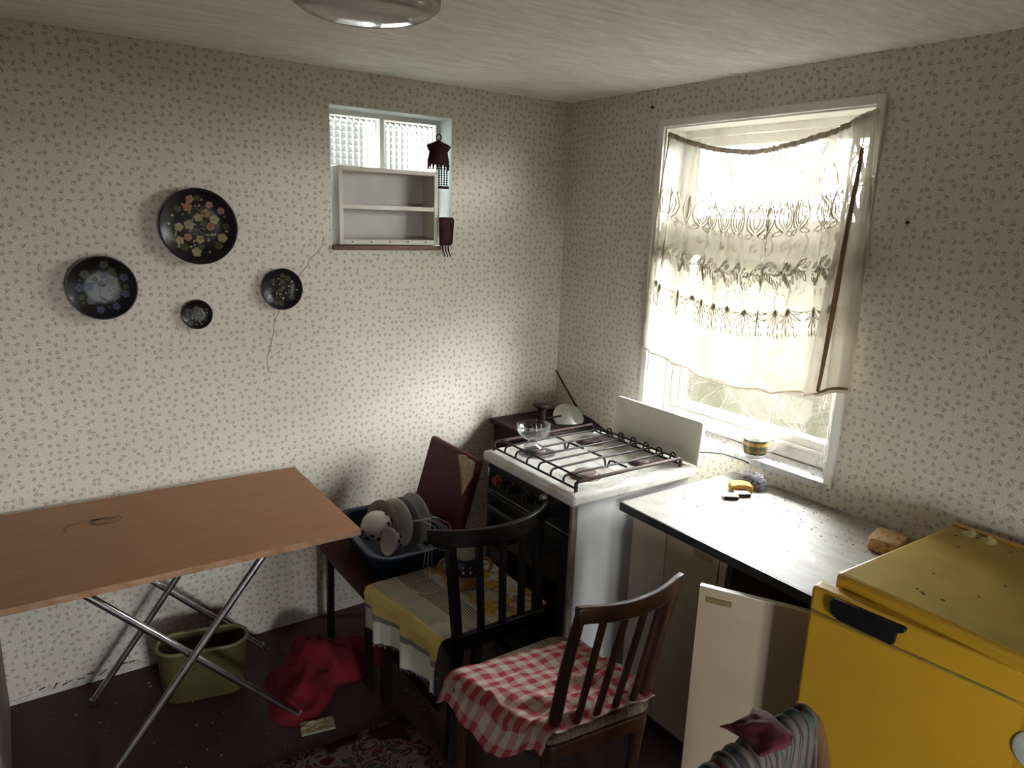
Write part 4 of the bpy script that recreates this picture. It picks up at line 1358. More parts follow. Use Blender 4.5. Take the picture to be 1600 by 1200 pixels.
def lump(name, c, s, m, label, cat, amp=.12, fr_=3.0, seed=0, parent=None, rz=0, box=.55):
    """soft rounded block (superellipsoid) with uneven surface"""
    bm = bmesh.new()
    bmesh.ops.create_icosphere(bm, subdivisions=4, radius=1)
    R = Matrix.Rotation(rz, 4, 'Z')
    for v in bm.verts:
        n = v.co.normalized()
        p = Vector([math.copysign(abs(k) ** box, k) for k in n])
        p *= 1 + amp * noise.fractal(n * fr_ + Vector((seed, 0, 0)), 1, 2, 3)
        v.co = R @ Vector((p.x * s[0], p.y * s[1], max(-.98, p.z) * s[2])) + Vector(c)
    me = bpy.data.meshes.new(name)
    bm.to_mesh(me)
    bm.free()
    for p in me.polygons:
        p.use_smooth = True
    me.materials.append(m)
    o = bpy.data.objects.new(name, me)
    COL.objects.link(o)
    if parent:
        o.parent = parent
        o.matrix_parent_inverse = Matrix.Translation(-parent.location)
    elif label:
        tag(o, label, cat)
    return o


g = G()                                                       # curved yellow sponge
MS = Matrix.Translation((-.158, -1.268, WTZ + .0005)) @ Matrix.Rotation(math.radians(-38), 4, 'Z')
g.grid(lambda u, v: MS @ Vector((lerp(-.038, .038, u) * 1.0, [-.024, -.026, .026, .024, -.024][int(v * 4 + .5)] + .008 * math.sin(u * PI), [0.001, .027, .027, .001, .001][int(v * 4 + .5)] + .004 * math.sin(u * PI) * (1 if int(v * 4 + .5) in (1, 2) else 0))), 10, 4)
n_ = len(g.v)
for uu in (0, 10):
    g.face([i * 11 + uu for i in range(4)])
tag(g.obj('yellow_sponge', M['sponge_y'], bevel=.004, seg=2), 'curved yellow washing sponge on the worktop corner', 'sponge')
# steel-wool pad: hundreds of curled swarf threads
g = G()
rs = random.Random(2)
cs = Vector((-.080, -1.262, WTZ))
for k in range(900):
    th, ph = rs.uniform(0, 2 * PI), math.acos(rs.uniform(0, 1))
    n = Vector((math.sin(ph) * math.cos(th) * .040, math.sin(ph) * math.sin(th) * .056, math.cos(ph) * .052 + .003))
    r = rs.uniform(.003, .006)
    a = Vector((rs.uniform(-1, 1), rs.uniform(-1, 1), rs.uniform(-1, 1))).normalized()
    b = a.orthogonal().normalized()
    cc = cs + n * rs.uniform(.82, 1.0)
    cc.z = max(cc.z, WTZ + .0072)
    g.tube(circle_pts(cc, r, 7, a, b), .0007, 3, closed=True)
sw = g.obj('wire_scourer', M['steel'])
tag(sw, 'grey steel-wool scourer behind the yellow sponge', 'scourer')
lump('scourer_core', (-.080, -1.262, WTZ + .021), (.026, .038, .0205), M['nail'], None, None, .12, 5, 2, sw, box=.9)


def matchbox(c, rz, label, seed):
    t = thing('matchbox', (c[0], c[1], c[2]), label, 'matchbox', 'matchboxes on the worktop')
    R = Matrix.Translation(c) @ Matrix.Rotation(rz, 4, 'Z')
    G().box((-.025, -.017, 0.0005), (.025, .017, .013), R).obj('sleeve', M['match_side'], t, bevel=.0006)
    G().box((-.0252, -.0168, .0128), (.0252, .0168, .0136), R).obj('printed_label', M['match_top'], t)
    G().box((-.027, -.0155, .0015), (.0262, .0155, .0122), R).obj('tray', M['white_label'], t)


matchbox((-.243, -1.292, WTZ), math.radians(-36), 'dark-sided matchbox lying nearest the worktop front', 1)
matchbox((-.188, -1.298, WTZ), math.radians(-30), 'matchbox tucked against the yellow sponge', 2)
lump('tan_sponge', (-.150, -1.795, WTZ + .0210), (.058, .045, .021), M['sponge_t'], 'porous tan bath sponge on the worktop beside the fridge', 'sponge', .03, 4, 5, rz=.2, box=.22)


def flakes(name, n, area, z, s, m, label, seed, parent=None, dens=None):
    r_ = random.Random(seed)
    g = G()
    k = 0
    while k < n:
        x, y = r_.uniform(area[0], area[1]), r_.uniform(area[2], area[3])
        if dens and r_.random() > dens(x, y):
            continue
        k += 1
        a = r_.uniform(0, PI)
        L, w = s * r_.uniform(.5, 1.6), s * r_.uniform(.3, .6)
        M_ = Matrix.Translation((x, y, z)) @ Matrix.Rotation(a, 4, 'Z') @ Matrix.Rotation(r_.uniform(-.25, .25), 4, 'X')
        h = s * r_.uniform(.15, .4)
        g.box((-L / 2, -w / 2, 0), (L / 2, w / 2, h), M_)
    o = g.obj(name, m)
    tag(o, label, 'debris', kind='stuff')
    return o


flakes('worktop_debris', 130, (-.45, -.01, -1.84, -1.15), WTZ, .0045, M['dirt'], 'dark flakes and dead insects scattered on the worktop', 1, dens=lambda x, y: .12 + .88 * max(0, (x + .40) / .40) ** 1.3)
flakes('sill_debris', 120, (-.008, .10, -1.47, -.70), WZ0 + .004, .0045, M['dirt'], 'dark flakes and dust on the window sill', 2)
flakes('fridge_debris', 26, (-.58, -.08, -2.40, -1.95), .9062, .006, M['dirt'], 'dark flakes on the yellow fridge top', 3)
flakes('floor_crumbs', 90, (-2.2, -1.0, -.9, -.08), .0, .006, M['crumb'], 'pale crumbs scattered on the dark floor', 4)
flakes('stove_debris', 60, (-.78, -.24, -1.10, -.59), ZT, .0035, M['dirt'], 'dark crumbs on the white stove top', 6)
# cobwebs in the lower right corner of the window
g = G()
rw = random.Random(9)
for k in range(46):
    a = Vector((rw.uniform(.02, .1), rw.uniform(-1.478, -1.36), WZ0 + rw.uniform(.02, .30) * rw.random()))
    b = Vector((rw.uniform(-.01, .06), rw.uniform(-1.50, -1.44), WZ0 + rw.uniform(-.06, .30)))
    mid = (a + b) / 2 + Vector((0, 0, -.01))
    g.tube([a, mid, b], .00045, 3, caps=False)
tag(g.obj('cobweb', M['web']), 'dusty cobweb threads in the lower right window corner', 'cobweb', kind='stuff')

# ================================================================== FOLDING TABLE
tb = thing('folding_table', (-1.87, -.37, 0), 'orange wood-effect table on crossed chrome legs against the back wall', 'table')
TZ = .712
TM = [(-2.42, -.695), (-1.358, -.712), (-1.352, -.035), (-2.42, -.028)]
G().prism(TM, TZ - .019, TZ).obj('table_top', M['table'], tb, bevel=.001)
g = G()
g.bar((-2.42, -.6965, TZ - .0105), (-1.357, -.7135, TZ - .0105), .003, .0195)
g.bar((-1.357, -.7125, TZ - .0105), (-1.351, -.035, TZ - .0105), .003, .0195)
g.obj('edging', M['table_edge'], tb)
g = G()                                                       # dried spill on the top
for r, dx, dy, a0, a1 in ((.045, 0, 0, .3, 3.6), (.030, .05, .02, 2.2, 7.2), (.022, .045, .02, 0, 5)):
    g.ribbon([(-2.085 + dx + r * 1.5 * math.cos(lerp(a0, a1, i / 14)), -.255 + dy + r * math.sin(lerp(a0, a1, i / 14)), TZ + .0004) for i in range(15)], (0, 0, 1), .010)
g.obj('dried_stain', mat('red_brown_stain', (0.15, 0.045, 0.02), (0.20, 0.07, 0.03), 30, rough=0.4), tb)
for yy in (-.600, -.130):
    x0, x1, x2, x3 = (-2.145, -1.545, -2.165, -1.615) if yy < -.3 else (-2.122, -1.535, -2.165, -1.615)
    a = G().tube([(x0, yy - .010, .012), (x3, yy - .010, TZ - .03)], .0115, 12).obj('leg', M['chrome'], tb, smooth=True, angle=40)
    b = G().tube([(x1, yy + .014, .012), (x2, yy + .014, TZ - .03)], .0115, 12).obj('leg', M['chrome'], tb, smooth=True, angle=40)
    for x, o in ((x0, a), (x1, b)):
        G().tube([(x + (.003 if o is b else -.003), yy + (.014 if o is b else -.010), .001), (x, yy + (.014 if o is b else -.010), .02)], .0125, 12).obj('end_cap', M['chrome'], o)
G().tube([(-1.615, -.61, TZ - .03), (-1.615, -.14, TZ - .03)], .0105, 10).obj('top_rail', M['chrome'], tb, smooth=True)
G().tube([(-2.165, -.586, TZ - .03), (-2.165, -.116, TZ - .03)], .0105, 10).obj('top_rail', M['chrome'], tb, smooth=True)
t_ = .5
for yy in (-.598, -.128):
    # pivot where the two tubes of one side cross
    xa0, xa1, xb0, xb1 = (-2.145, -1.615, -1.545, -2.165) if yy < -.3 else (-2.122, -1.615, -1.535, -2.165)
    s_ = (xb0 - xa0) / ((xa1 - xa0) - (xb1 - xb0))
    px, pz = xa0 + (xa1 - xa0) * s_, lerp(.012, TZ - .03, s_)
    G().tube([(px, yy - .026, pz), (px, yy + .03, pz)], .005, 8).obj('pivot_bolt', M['chrome'], tb)
G().box((-2.385, -.66, 0), (-2.362, -.03, TZ - .019)).obj('end_panel', M['panel'], tb, bevel=.002)['label'] = 'grey-brown board under the left end'

# packet under the table foot
pk = thing('squashed_packet', (-1.50, -.635, 0), 'small squashed paper packet on the floor by the front table foot', 'packet')
MP = Matrix.Translation((-1.505, -.668, .001)) @ Matrix.Rotation(math.radians(-12), 4, 'Z')
G().grid(lambda u, v: MP @ Vector((lerp(-.055, .055, u), lerp(-.03, .03, v), .004 + .008 * abs(fbm((u * 4, v * 3, 7))))), 10, 6).obj('wrapper', M['packet'], pk, solid=.003)
G().box((-.056, -.032, 0), (.056, .032, .003), MP).obj('card', M['packet_edge'], pk)

# ================================================================== OLIVE OVAL BIN
bn = thing('oval_bin', (-1.777, -.272, 0), 'olive green oval plastic bin under the table', 'bin')
MB_ = Matrix.Translation((-1.777, -.262, 0)) @ Matrix.Rotation(math.radians(-13), 4, 'Z')


def stadium(a, b, n=14):
    """a half length, b half width"""
    P = []
    for k in range(n):
        t = -PI / 2 + PI * k / (n - 1)
        P.append((a - b + b * math.cos(t), b * math.sin(t)))
    for k in range(n):
        t = PI / 2 + PI * k / (n - 1)
        P.append((-(a - b) + b * math.cos(t), b * math.sin(t)))
    return P


def loft(g, rings):
    n = len(rings[0])
    b = len(g.v)
    for r in rings:
        g.v += [Vector(p) for p in r]
    for i in range(len(rings) - 1):
        for j in range(n):
            g.face((b + i * n + j, b + i * n + (j + 1) % n, b + (i + 1) * n + (j + 1) % n, b + (i + 1) * n + j))
    return b, n


def ring(a, b, z, Mx):
    return [Mx @ Vector((x, y, z)) for x, y in stadium(a, b)]


g = G()
R_ = [ring(.130, .054, .0, MB_), ring(.137, .060, .005, MB_), ring(.144, .066, .10, MB_), ring(.150, .070, .200, MB_), ring(.146, .066, .200, MB_), ring(.140, .062, .10, MB_), ring(.133, .056, .010, MB_)]
b0, n0 = loft(g, R_)
g.face([b0 + j for j in range(n0)][::-1])
g.face([b0 + 6 * n0 + j for j in range(n0)])
g.obj('bin_wall', M['olive'], bn, smooth=True, angle=50)
g = G()
g.tube(ring(.151, .071, .202, MB_), .006, 8, closed=True)
g.obj('rim', M['olive_rim'], bn, smooth=True)
g = G()
rf = random.Random(12)
for k in range(60):
    x = rf.uniform(-.075, .075)
    z = .125 + rf.uniform(-.028, .028) * (1 - abs(x) / .1)
    b = len(g.v)
    r = rf.uniform(.003, .007)
    yy = -(lerp(.060, .070, (z - .004) / .2)) - .0008
    for j in range(6):
        g.v.append(MB_ @ Vector((x + r * math.cos(j * PI / 3), yy, z + r * .8 * math.sin(j * PI / 3))))
    g.face([b + j for j in range(6)])
g.obj('floral_print', M['olive_print'], bn)

# ================================================================== RED CLOTH ON THE FLOOR
g = G()


def heap(u, v):
    a = u * 2 * PI
    R = .19 + .045 * math.sin(a * 2 + .6) + .035 * math.sin(a * 3 + 2) + .02 * math.sin(a * 5)
    r = R * v
    x, y = -1.39 + r * 1.12 * math.cos(a), -.385 + r * 1.12 * math.sin(a)
    h = .085 * (1 - v) ** 1.0 + .10 * math.exp(-(((x + 1.40) / .075) ** 2 + ((y + .27) / .10) ** 2))
    f = fbm((x * 6, y * 6, 2.2), 1, 4)
    rid = 1 - abs(fbm((x * 5 + 3, y * 5, .3), 1, 2)) * 2.2
    z = h * (.75 + .55 * f) + .040 * max(0, rid) * min(1, (1 - v) * 4) * .8
    return (x, y, max(.0025, z * min(1, (1 - v) * 5) + .003))


g.grid(lambda u, v: heap(u, v), 110, 46)
tag(g.obj('red_cloth', M['red_cloth'], smooth=True), 'crumpled crimson cloth heaped on the floor beside the bin', 'cloth')

# ================================================================== RUG
g = G()
rg_ = random.Random(6)


def rugp(u, v):
    x, y = lerp(-2.75, -1.235, u), lerp(-2.05, -.785, v)
    y -= .05 * (u * 0) - .035 * (1 - u)
    return (x + .004 * fbm((v * 14, 1, 0)), y + .004 * fbm((u * 14, 5, 0)), .008 + .0012 * fbm((x * 6, y * 6, 0)))


g.grid(rugp, 40, 40)
rug = g.obj('floral_rug', M['rug'], smooth=True, solid=.012)
tag(rug, 'worn dark rug with a brown and maroon scroll pattern', 'rug')

# ================================================================== BURGUNDY VINYL CHAIR WITH WASHING-UP
bc = thing('vinyl_chair', (-1.10, -.37, 0), 'burgundy vinyl chair with a torn backrest beside the stove', 'chair')
SZ = .422
G().box((-1.300, -.600, SZ - .045), (-.900, -.150, SZ)).obj('seat', M['vinyl'], bc, bevel=.016, seg=3)
MBk = Matrix.Translation((-.893, -.385, .505)) @ Matrix.Rotation(math.atan2(.088, .29), 4, 'Y')
G().box((-.017, -.185, 0), (.017, .190, .315), MBk).obj('backrest', M['vinyl'], bc, bevel=.014, seg=3)
G().box((.004, .186, .03), (.02, .198, .26), MBk).obj('back_bracket', M['black_wood'], bc, bevel=.002)
g = G()
tp = [(-.176, .304), (-.10, .306), (-.055, .296), (-.085, .262), (-.120, .215), (-.150, .165), (-.160, .19), (-.182, .25)]
b = len(g.v)
for y, z in tp:
    g.v.append(MBk @ Vector((-.0195, y, z)))
g.face(list(range(len(tp))))
o = g.obj('torn_padding', M['foam'], bc)
o['label'] = 'beige padding showing through the torn vinyl'
g = G()
for i in range(len(tp) - 1):
    if i not in (0,):
        g.bar(MBk @ Vector((-.020, *tp[i])), MBk @ Vector((-.020, *tp[i + 1])), .006, .004)
g.obj('torn_edge', M['foam'], bc)
lump('stuffing_tuft', MBk @ Vector((-.018, -.150, .285)), (.012, .022, .018), M['foam'], None, None, .3, 3, 4, bc, box=.8)
for x, y, zt in ((-1.268, -.175, SZ - .03), (-1.268, -.560, SZ - .03)):
    G().bar((x, y, 0), (x + .004, y, zt), .026, .026, (1, 0, 0)).obj('leg', M['black_wood'], bc, bevel=.003)
for y in (-.190, -.550):
    g = G()
    g.bar((-.915, y, 0), (-.93, y, SZ), .024, .026, (0, 1, 0))
    g.bar((-.925, y, SZ - .04), (-.872, y, .56), .022, .024, (0, 1, 0))
    g.obj('leg', M['black_wood'], bc, bevel=.003)
G().bar((-1.264, -.188, .36), (-1.264, -.548, .36), .018, .035).obj('seat_rail', M['black_wood'], bc)

bs = thing('washing_up_bowl', (-1.085, -.375, SZ), 'navy blue plastic washing-up bowl of dishes on the burgundy chair', 'basin')


def rrect(a, b, r, z, Mx, n=6):
    P = []
    for cx, cy, a0 in ((a - r, b - r, 0), (-a + r, b - r, PI / 2), (-a + r, -b + r, PI), (a - r, -b + r, 1.5 * PI)):
        for k in range(n):
            t = a0 + PI / 2 * k / (n - 1)
            P.append(Mx @ Vector((cx + r * math.cos(t), cy + r * math.sin(t), z)))
    return P


MBs = Matrix.Translation((-1.085, -.405, SZ + .001)) @ Matrix.Rotation(math.radians(-3), 4, 'Z')
g = G()
R_ = [rrect(.125, .185, .05, 0, MBs), rrect(.133, .193, .055, .006, MBs), rrect(.152, .222, .07, .100, MBs), rrect(.156, .228, .07, .112, MBs), rrect(.176, .248, .085, .114, MBs), rrect(.177, .249, .085, .106, MBs),
      rrect(.174, .246, .084, .110, MBs), rrect(.150, .220, .068, .108, MBs), rrect(.130, .190, .055, .010, MBs), rrect(.120, .18, .05, .004, MBs)]
b0, n0 = loft(g, R_)
g.face([b0 + j for j in range(n0)][::-1])
g.face([b0 + 9 * n0 + j for j in range(n0)])
g.obj('basin', M['blue'], bs, smooth=True, angle=50)


def dinner_plate(c, nrm, R, depth, m, label, group='plates in the washing-up bowl', name='dinner_plate'):
    Mx = Matrix.Translation(c) @ Vector(nrm).normalized().to_track_quat('Z', 'Y').to_matrix().to_4x4()
    prof = [(0, 0), (R * .55, .001), (R * .68, depth * .5), (R * .98, depth), (R, depth + .002), (R * .985, depth + .004), (R * .66, depth * .5 + .004), (R * .54, .005), (0, .0045)]
    return tag(G().lathe(prof, 44, Mx).obj(name, m, smooth=True, angle=60), label, 'plate', group)


dinner_plate((-1.095, -.345, .535), (-.86, -.30, .12), .092, .018, M['china_cream'], 'cream plate standing leftmost of the plates in the blue bowl')
dinner_plate((-1.050, -.375, .538), (-.90, -.20, .06), .098, .014, M['china'], 'white plate standing second in the blue bowl')
dinner_plate((-1.015, -.385, .538), (-.92, -.16, .02), .100, .014, M['china_grey'], 'grey plate standing third in the blue bowl')
dinner_plate((-.970, -.375, .542), (-.93, -.15, .02), .102, .014, M['china'], 'plate standing rightmost in the blue bowl, nearest the burgundy backrest')


def dotted_bowl(c, nrm, R, label, seed):
    t = thing('polka_dot_bowl', c, label, 'bowl', 'polka dot bowls in the washing-up bowl')
    Mx = Matrix.Translation(c) @ Vector(nrm).normalized().to_track_quat('Z', 'Y').to_matrix().to_4x4()
    prof = [(R * .42, 0), (R * .5, .003), (R * .78, R * .28), (R * .96, R * .62), (R, R * .85), (R * .97, R * .86), (R * .9, R * .6), (R * .72, R * .3), (R * .3, R * .1), (0, R * .09)]
    G().lathe(prof, 36, Mx).obj('body', M['china'], t, smooth=True)
    g = G()
    for row, (rr, zz) in enumerate(((.82, .32), (.965, .62))):
        for k in range(8):
            a = 2 * PI * (k + .5 * row) / 8
            cc = Mx @ Vector((R * (rr + .012) * math.cos(a), R * (rr + .012) * math.sin(a), R * zz))
            nn_ = (Mx.to_3x3() @ Vector((math.cos(a), math.sin(a), -.55))).normalized()
            e1 = nn_.orthogonal().normalized()
            e2 = nn_.cross(e1)
            b = len(g.v)
            g.v += [cc + (e1 * math.cos(j * PI / 5) + e2 * math.sin(j * PI / 5)) * R * .13 + nn_ * .001 for j in range(10)]
            g.face([b + j for j in range(10)])
    g.obj('painted_dots', M['dot_black'], t)


dotted_bowl((-1.178, -.415, .585), (.45, .55, -.72), .062, 'white bowl with black dots lying upturned at the left of the blue bowl', 1)
dotted_bowl((-1.118, -.495, .520), (-.92, -.10, .25), .052, 'small white dotted bowl on its side at the front of the blue bowl', 2)
wr = thing('wire_rack', (-1.0, -.60, .545), 'bent wire dish rack hooked over the rim of the blue bowl', 'rack')
for k in range(3):
    x = -1.05 + k * .030
    G().tube([(x - .035, -.52, .600), (x, -.555, .612), (x + .03, -.60, .598), (x + .024, -.655, .555), (x + .012, -.665, .500)], .0016, 5).obj('rack_wire', M['wire'], wr, smooth=True)
G().tube([(-1.085, -.52, .600), (-1.055, -.52, .602), (-1.025, -.52, .600)], .0016, 5).obj('rack_wire', M['wire'], wr, smooth=True)
G().tube([(-1.03, -.662, .53), (-.965, -.66, .53)], .0016, 5).obj('rack_wire', M['wire'], wr, smooth=True)

# ================================================================== BLACK CHAIR
kc = thing('black_chair', (-1.05, -.87, 0), 'black lacquered chair with a curved top rail in front of the stove', 'chair')
KZ = .455
seat = [(-1.285, -.655), (-.835, -.655), (-.862, -1.075), (-1.225, -1.075)]
G().prism(seat[::-1], KZ - .04, KZ).obj('seat', M['black_wood'], kc, bevel=.008)


def arcx(u, xa, xb, ya, bow):
    """curved line across the back, bowed towards the viewer"""
    return lerp(xa, xb, u), ya - bow * (1 - (2 * u - 1) ** 2)


g = G()
N = 20
rings = []
for i in range(N + 1):
    u = i / N
    x, y = arcx(u, -1.272, -.812, -1.005, .075)
    h = .055 if .04 < u < .96 else .04
    zt = .800 + .006 * (2 * u - 1) ** 2
    rings.append([(x, y - .011, zt - h), (x, y + .011, zt - h), (x, y + .010, zt), (x, y - .010, zt)])
b0, n0 = loft(g, rings)
g.face([b0 + j for j in range(n0)][::-1])
g.face([b0 + N * n0 + j for j in range(n0)])
g.obj('top_rail', M['black_wood'], kc, bevel=.004)
for i, u in enumerate((.135, .315, .49, .665, .845)):
    xt, yt = arcx(u, -1.272, -.812, -1.005, .075)
    xb, yb = arcx(u, -1.255, -.832, -1.055, .04)
    post = i in (0, 4)
    w = .030 if post else .021
    zb = .0 if post else KZ - .02
    g = G()
    g.bar((xb, yb, KZ - .03), (xt, yt, .752), w, .016 if not post else .024, (0, 1, 0))
    if post:
        g.bar((xb, yb + .04, 0), (xb, yb, KZ - .02), w, .028, (0, 1, 0))
    g.obj('back_post' if post else 'slat', M['black_wood'], kc, bevel=.002)
G().bar((-1.21, -1.09, KZ - .005), (-.88, -1.09, KZ - .005), .022, .05).obj('lower_rail', M['black_wood'], kc, bevel=.003)
for x, s in ((-1.255, 1), (-.868, -1)):
    G().bar((x + .004 * s, -.672, 0), (x, -.685, KZ - .03), .034, .034, (0, 1, 0)).obj('leg', M['black_wood'], kc, bevel=.003)
for x in (-1.235, -.872):
    G().bar((x, -.70, .20), (x, -1.03, .20), .018, .02).obj('stretcher', M['black_wood'], kc)
for ya, yb in ((-.672, -.672),):
    G().bar((-1.25, ya, KZ - .06), (-.87, yb, KZ - .06), .018, .05).obj('apron', M['black_wood'], kc)

# striped tea towel on its seat, hanging over the left side
TXR, TXL = -.845, -1.300
OVER = .185


def towel(u, v):
    """u 0 right .. 1 hem on the left; v 0 front (by the wall) .. 1 back"""
    L = (TXL - TXR) * -1
    tot = L + OVER
    s = u * tot
    y = lerp(-.640, -1.062, v)
    xl = lerp(-1.298, -1.238, v)                              # seat narrows towards the back
    wob = .004 * fbm((u * 5, v * 5, 4))
    ztop = KZ + .0055 + .0035 * abs(fbm((u * 7, v * 6, 9))) + .003 * math.sin(v * 9 + u * 4)
    if s < L:
        x = lerp(TXR, xl, s / L)
        return Vector((x, y + wob, ztop))
    d = s - L
    r = .02
    if d < r * PI / 2:
        a = d / r
        return Vector((xl - r * math.sin(a) * .8, y, ztop - r * (1 - math.cos(a))))
    dd_ = d - r * PI / 2
    fold = .016 * math.sin(v * 17 + .8) + .009 * math.sin(v * 31)
    hem = 1 + .12 * v + .05 * math.sin(v * 12)
    return Vector((xl - r * .8 - .004 + fold * min(1, dd_ / .08) * .8, y + .012 * math.sin(v * 17 + 2) * min(1, dd_ / .1), ztop - r - dd_ * hem * .92))


g = G()
g.grid(towel, 110, 60)
tw = g.obj('tea_towel', M['towel'], smooth=True, solid=.002)
tag(tw, 'yellow, grey and white striped tea towel hanging over the black chair seat', 'tea towel')
g = G()
for k in range(70):
    p = towel(1.0, k / 69)
    g.tube([p, p + Vector((rg_.uniform(-.003, .003), rg_.uniform(-.004, .004), -rg_.uniform(.004, .014)))], .0007, 3, caps=False)
g.obj('frayed_fringe', M['white_label'], tw)
# jug on the towel
jg = thing('painted_jug', (-1.02, -.82, KZ + .012), 'two-handled jug with a navy flower band and orange foot on the black chair', 'jug')
T = Matrix.Translation((-1.02, -.82, KZ + .011))
prof_j = [(.036, 0), (.038, .004), (.040, .05), (.052, .055), (.055, .075), (.052, .10), (.045, .115), (.040, .14), (.040, .165), (.0425, .172), (.039, .172), (.036, .14), (.04, .11), (0, .05)]
G().lathe(prof_j[:3], 36, T).obj('foot', M['jug_orange'], jg, smooth=True)
G().lathe(prof_j[2:7], 36, T).obj('flower_band', M['jug_navy'], jg, smooth=True)
G().lathe(prof_j[6:], 36, T).obj('neck', M['jug_grey'], jg, smooth=True)
for s in (-1, 1):
    c = Vector((-1.02 + s * .056, -.82 - s * .03, KZ + .085))
    G().tube(circle_pts(c, .026, 16, (.88 * s, -.47 * s, 0), (0, 0, 1), -2.0, 2.0), [.006] * 17, 8).obj('handle', M['jug_orange'], jg, smooth=True)
g = G()
for k in range(14):
    a = k * 2 * PI / 14
    for (dr, dz, r) in ((.0545, .075, .006), (.0525, .092, .0035)):
        cc = T @ Vector((dr * math.cos(a), dr * math.sin(a), dz))
        e1 = Vector((-math.sin(a), math.cos(a), 0))
        b = len(g.v)
        n3 = Vector((math.cos(a), math.sin(a), 0)) * .0022
        g.v += [cc + n3 + (e1 * math.cos(j) + Vector((0, 0, 1)) * math.sin(j)) * r * (1 + .3 * math.cos(3 * j)) for j in (0, 1.05, 2.1, 3.14, 4.2, 5.25)]
        g.face([b + j for j in range(6)])
g.obj('painted_petals', M['jug_grey'], jg)
# wire whisk-like stand lying on the towel
ws = thing('wire_stand', (-1.13, -.77, KZ + .01), 'thin wire loop stand lying on the striped towel', 'wire stand')
zt = KZ + .014
G().tube(circle_pts((-1.13, -.765, zt), .06, 24, (1, .2, 0), (-.2, .8, 0)), .0014, 5, closed=True).obj('loop', M['wire'], ws, smooth=True)
for dx in (-.02, 0.0, .02):
    G().tube([(-1.12 + dx, -.73, zt), (-1.115 + dx * .8, -.725, zt + .06), (-1.11 + dx * .6, -.722, zt + .11), (-1.10 + dx * .3, -.72, zt + .13)], .0013, 5).obj('prong', M['wire'], ws, smooth=True)

# ================================================================== BROWN CHAIR
wc = thing('brown_chair', (-1.06, -1.42, 0), 'dark varnished wooden chair with a slatted back, nearest the camera', 'chair')
BZ = .430
seatp = []
for (cx, cy, r, a0) in ((-.955, -1.27, .06, 0), (-1.265, -1.265, .06, PI / 2), (-1.20, -1.535, .04, PI), (-.935, -1.565, .04, 1.5 * PI)):
    for k in range(7):
        a = a0 + PI / 2 * k / 6
        seatp.append((cx + r * math.cos(a), cy + r * math.sin(a)))
G().prism(seatp, BZ - .05, BZ).obj('seat_frame', M['brown_wood'], wc, bevel=.006)
postL = [(-1.205, -1.500, 0), (-1.203, -1.530, .25), (-1.200, -1.545, .44), (-1.192, -1.575, .64), (-1.178, -1.605, .815)]
postR = [(-.915, -1.535, 0), (-.912, -1.560, .25), (-.908, -1.575, .44), (-.884, -1.595, .64), (-.852, -1.612, .812)]


def along(P, z):
    for a, b in zip(P, P[1:]):
        if z <= b[2]:
            t = (z - a[2]) / (b[2] - a[2])
            return Vector(a).lerp(Vector(b), t)
    return Vector(P[-1])


for P in (postL, postR):
    g = G()
    g.tube(P, [.017, .019, .020, .018, .015], 10, flat=.8)
    g.obj('back_post', M['brown_wood'], wc, smooth=True, angle=60)
g = G()
rings = []
for i in range(17):
    u = i / 16
    a, b = Vector(postL[-1]), Vector(postR[-1])
    p = a.lerp(b, u)
    p.y -= .030 * (1 - (2 * u - 1) ** 2)
    hh = .044
    zt = p.z + .006 + .010 * (2 * u - 1) ** 2 - .004
    rings.append([(p.x, p.y - .010, zt - hh), (p.x, p.y + .010, zt - hh), (p.x, p.y + .012, zt), (p.x, p.y - .008, zt)])
rings[0] = [(x - .014, y, z) for x, y, z in rings[0]]
rings[-1] = [(x + .014, y, z) for x, y, z in rings[-1]]
b0, n0 = loft(g, rings)
g.face([b0 + j for j in range(n0)][::-1])
g.face([b0 + 16 * n0 + j for j in range(n0)])
g.obj('top_rail', M['brown_wood'], wc, bevel=.005)
for k in range(4):
    u = (k + 1) / 5
    t0 = along(postL, .785).lerp(along(postR, .785), u)
    t0.y -= .028 * (1 - (2 * u - 1) ** 2)
    t1 = along(postL, BZ - .01).lerp(along(postR, BZ - .01), u)
    t1.y -= .012
    G().bar(t1, t0, .018, .012, (0, 1, 0)).obj('slat', M['red_wood'], wc, bevel=.002)
G().bar(along(postL, BZ - .03), along(postR, BZ - .03), .02, .05).obj('rear_rail', M['brown_wood'], wc, bevel=.003)
for x, y in ((-1.285, -1.245), (-.93, -1.235)):
    G().tube([(x, y, .0145 if x < -1.2 else 0), (x, y, BZ - .02)], [.013, .018], 10).obj('leg', M['brown_wood'], wc, smooth=True, angle=60)
cu_ = G()
b0, n0 = loft(cu_, [[(lerp(-1.09, x, s), lerp(-1.41, y, s), z) for x, y in seatp] for s, z in ((.96, BZ), (1.0, BZ + .008), (1.0, BZ + .020), (.95, BZ + .028), (.6, BZ + .032), (.02, BZ + .033))])
cu_.face([b0 + j for j in range(n0)][::-1])
tag(cu_.obj('seat_pad', M['cushion'], smooth=True, angle=50), 'thin beige striped pad under the red gingham cloth', 'seat pad')


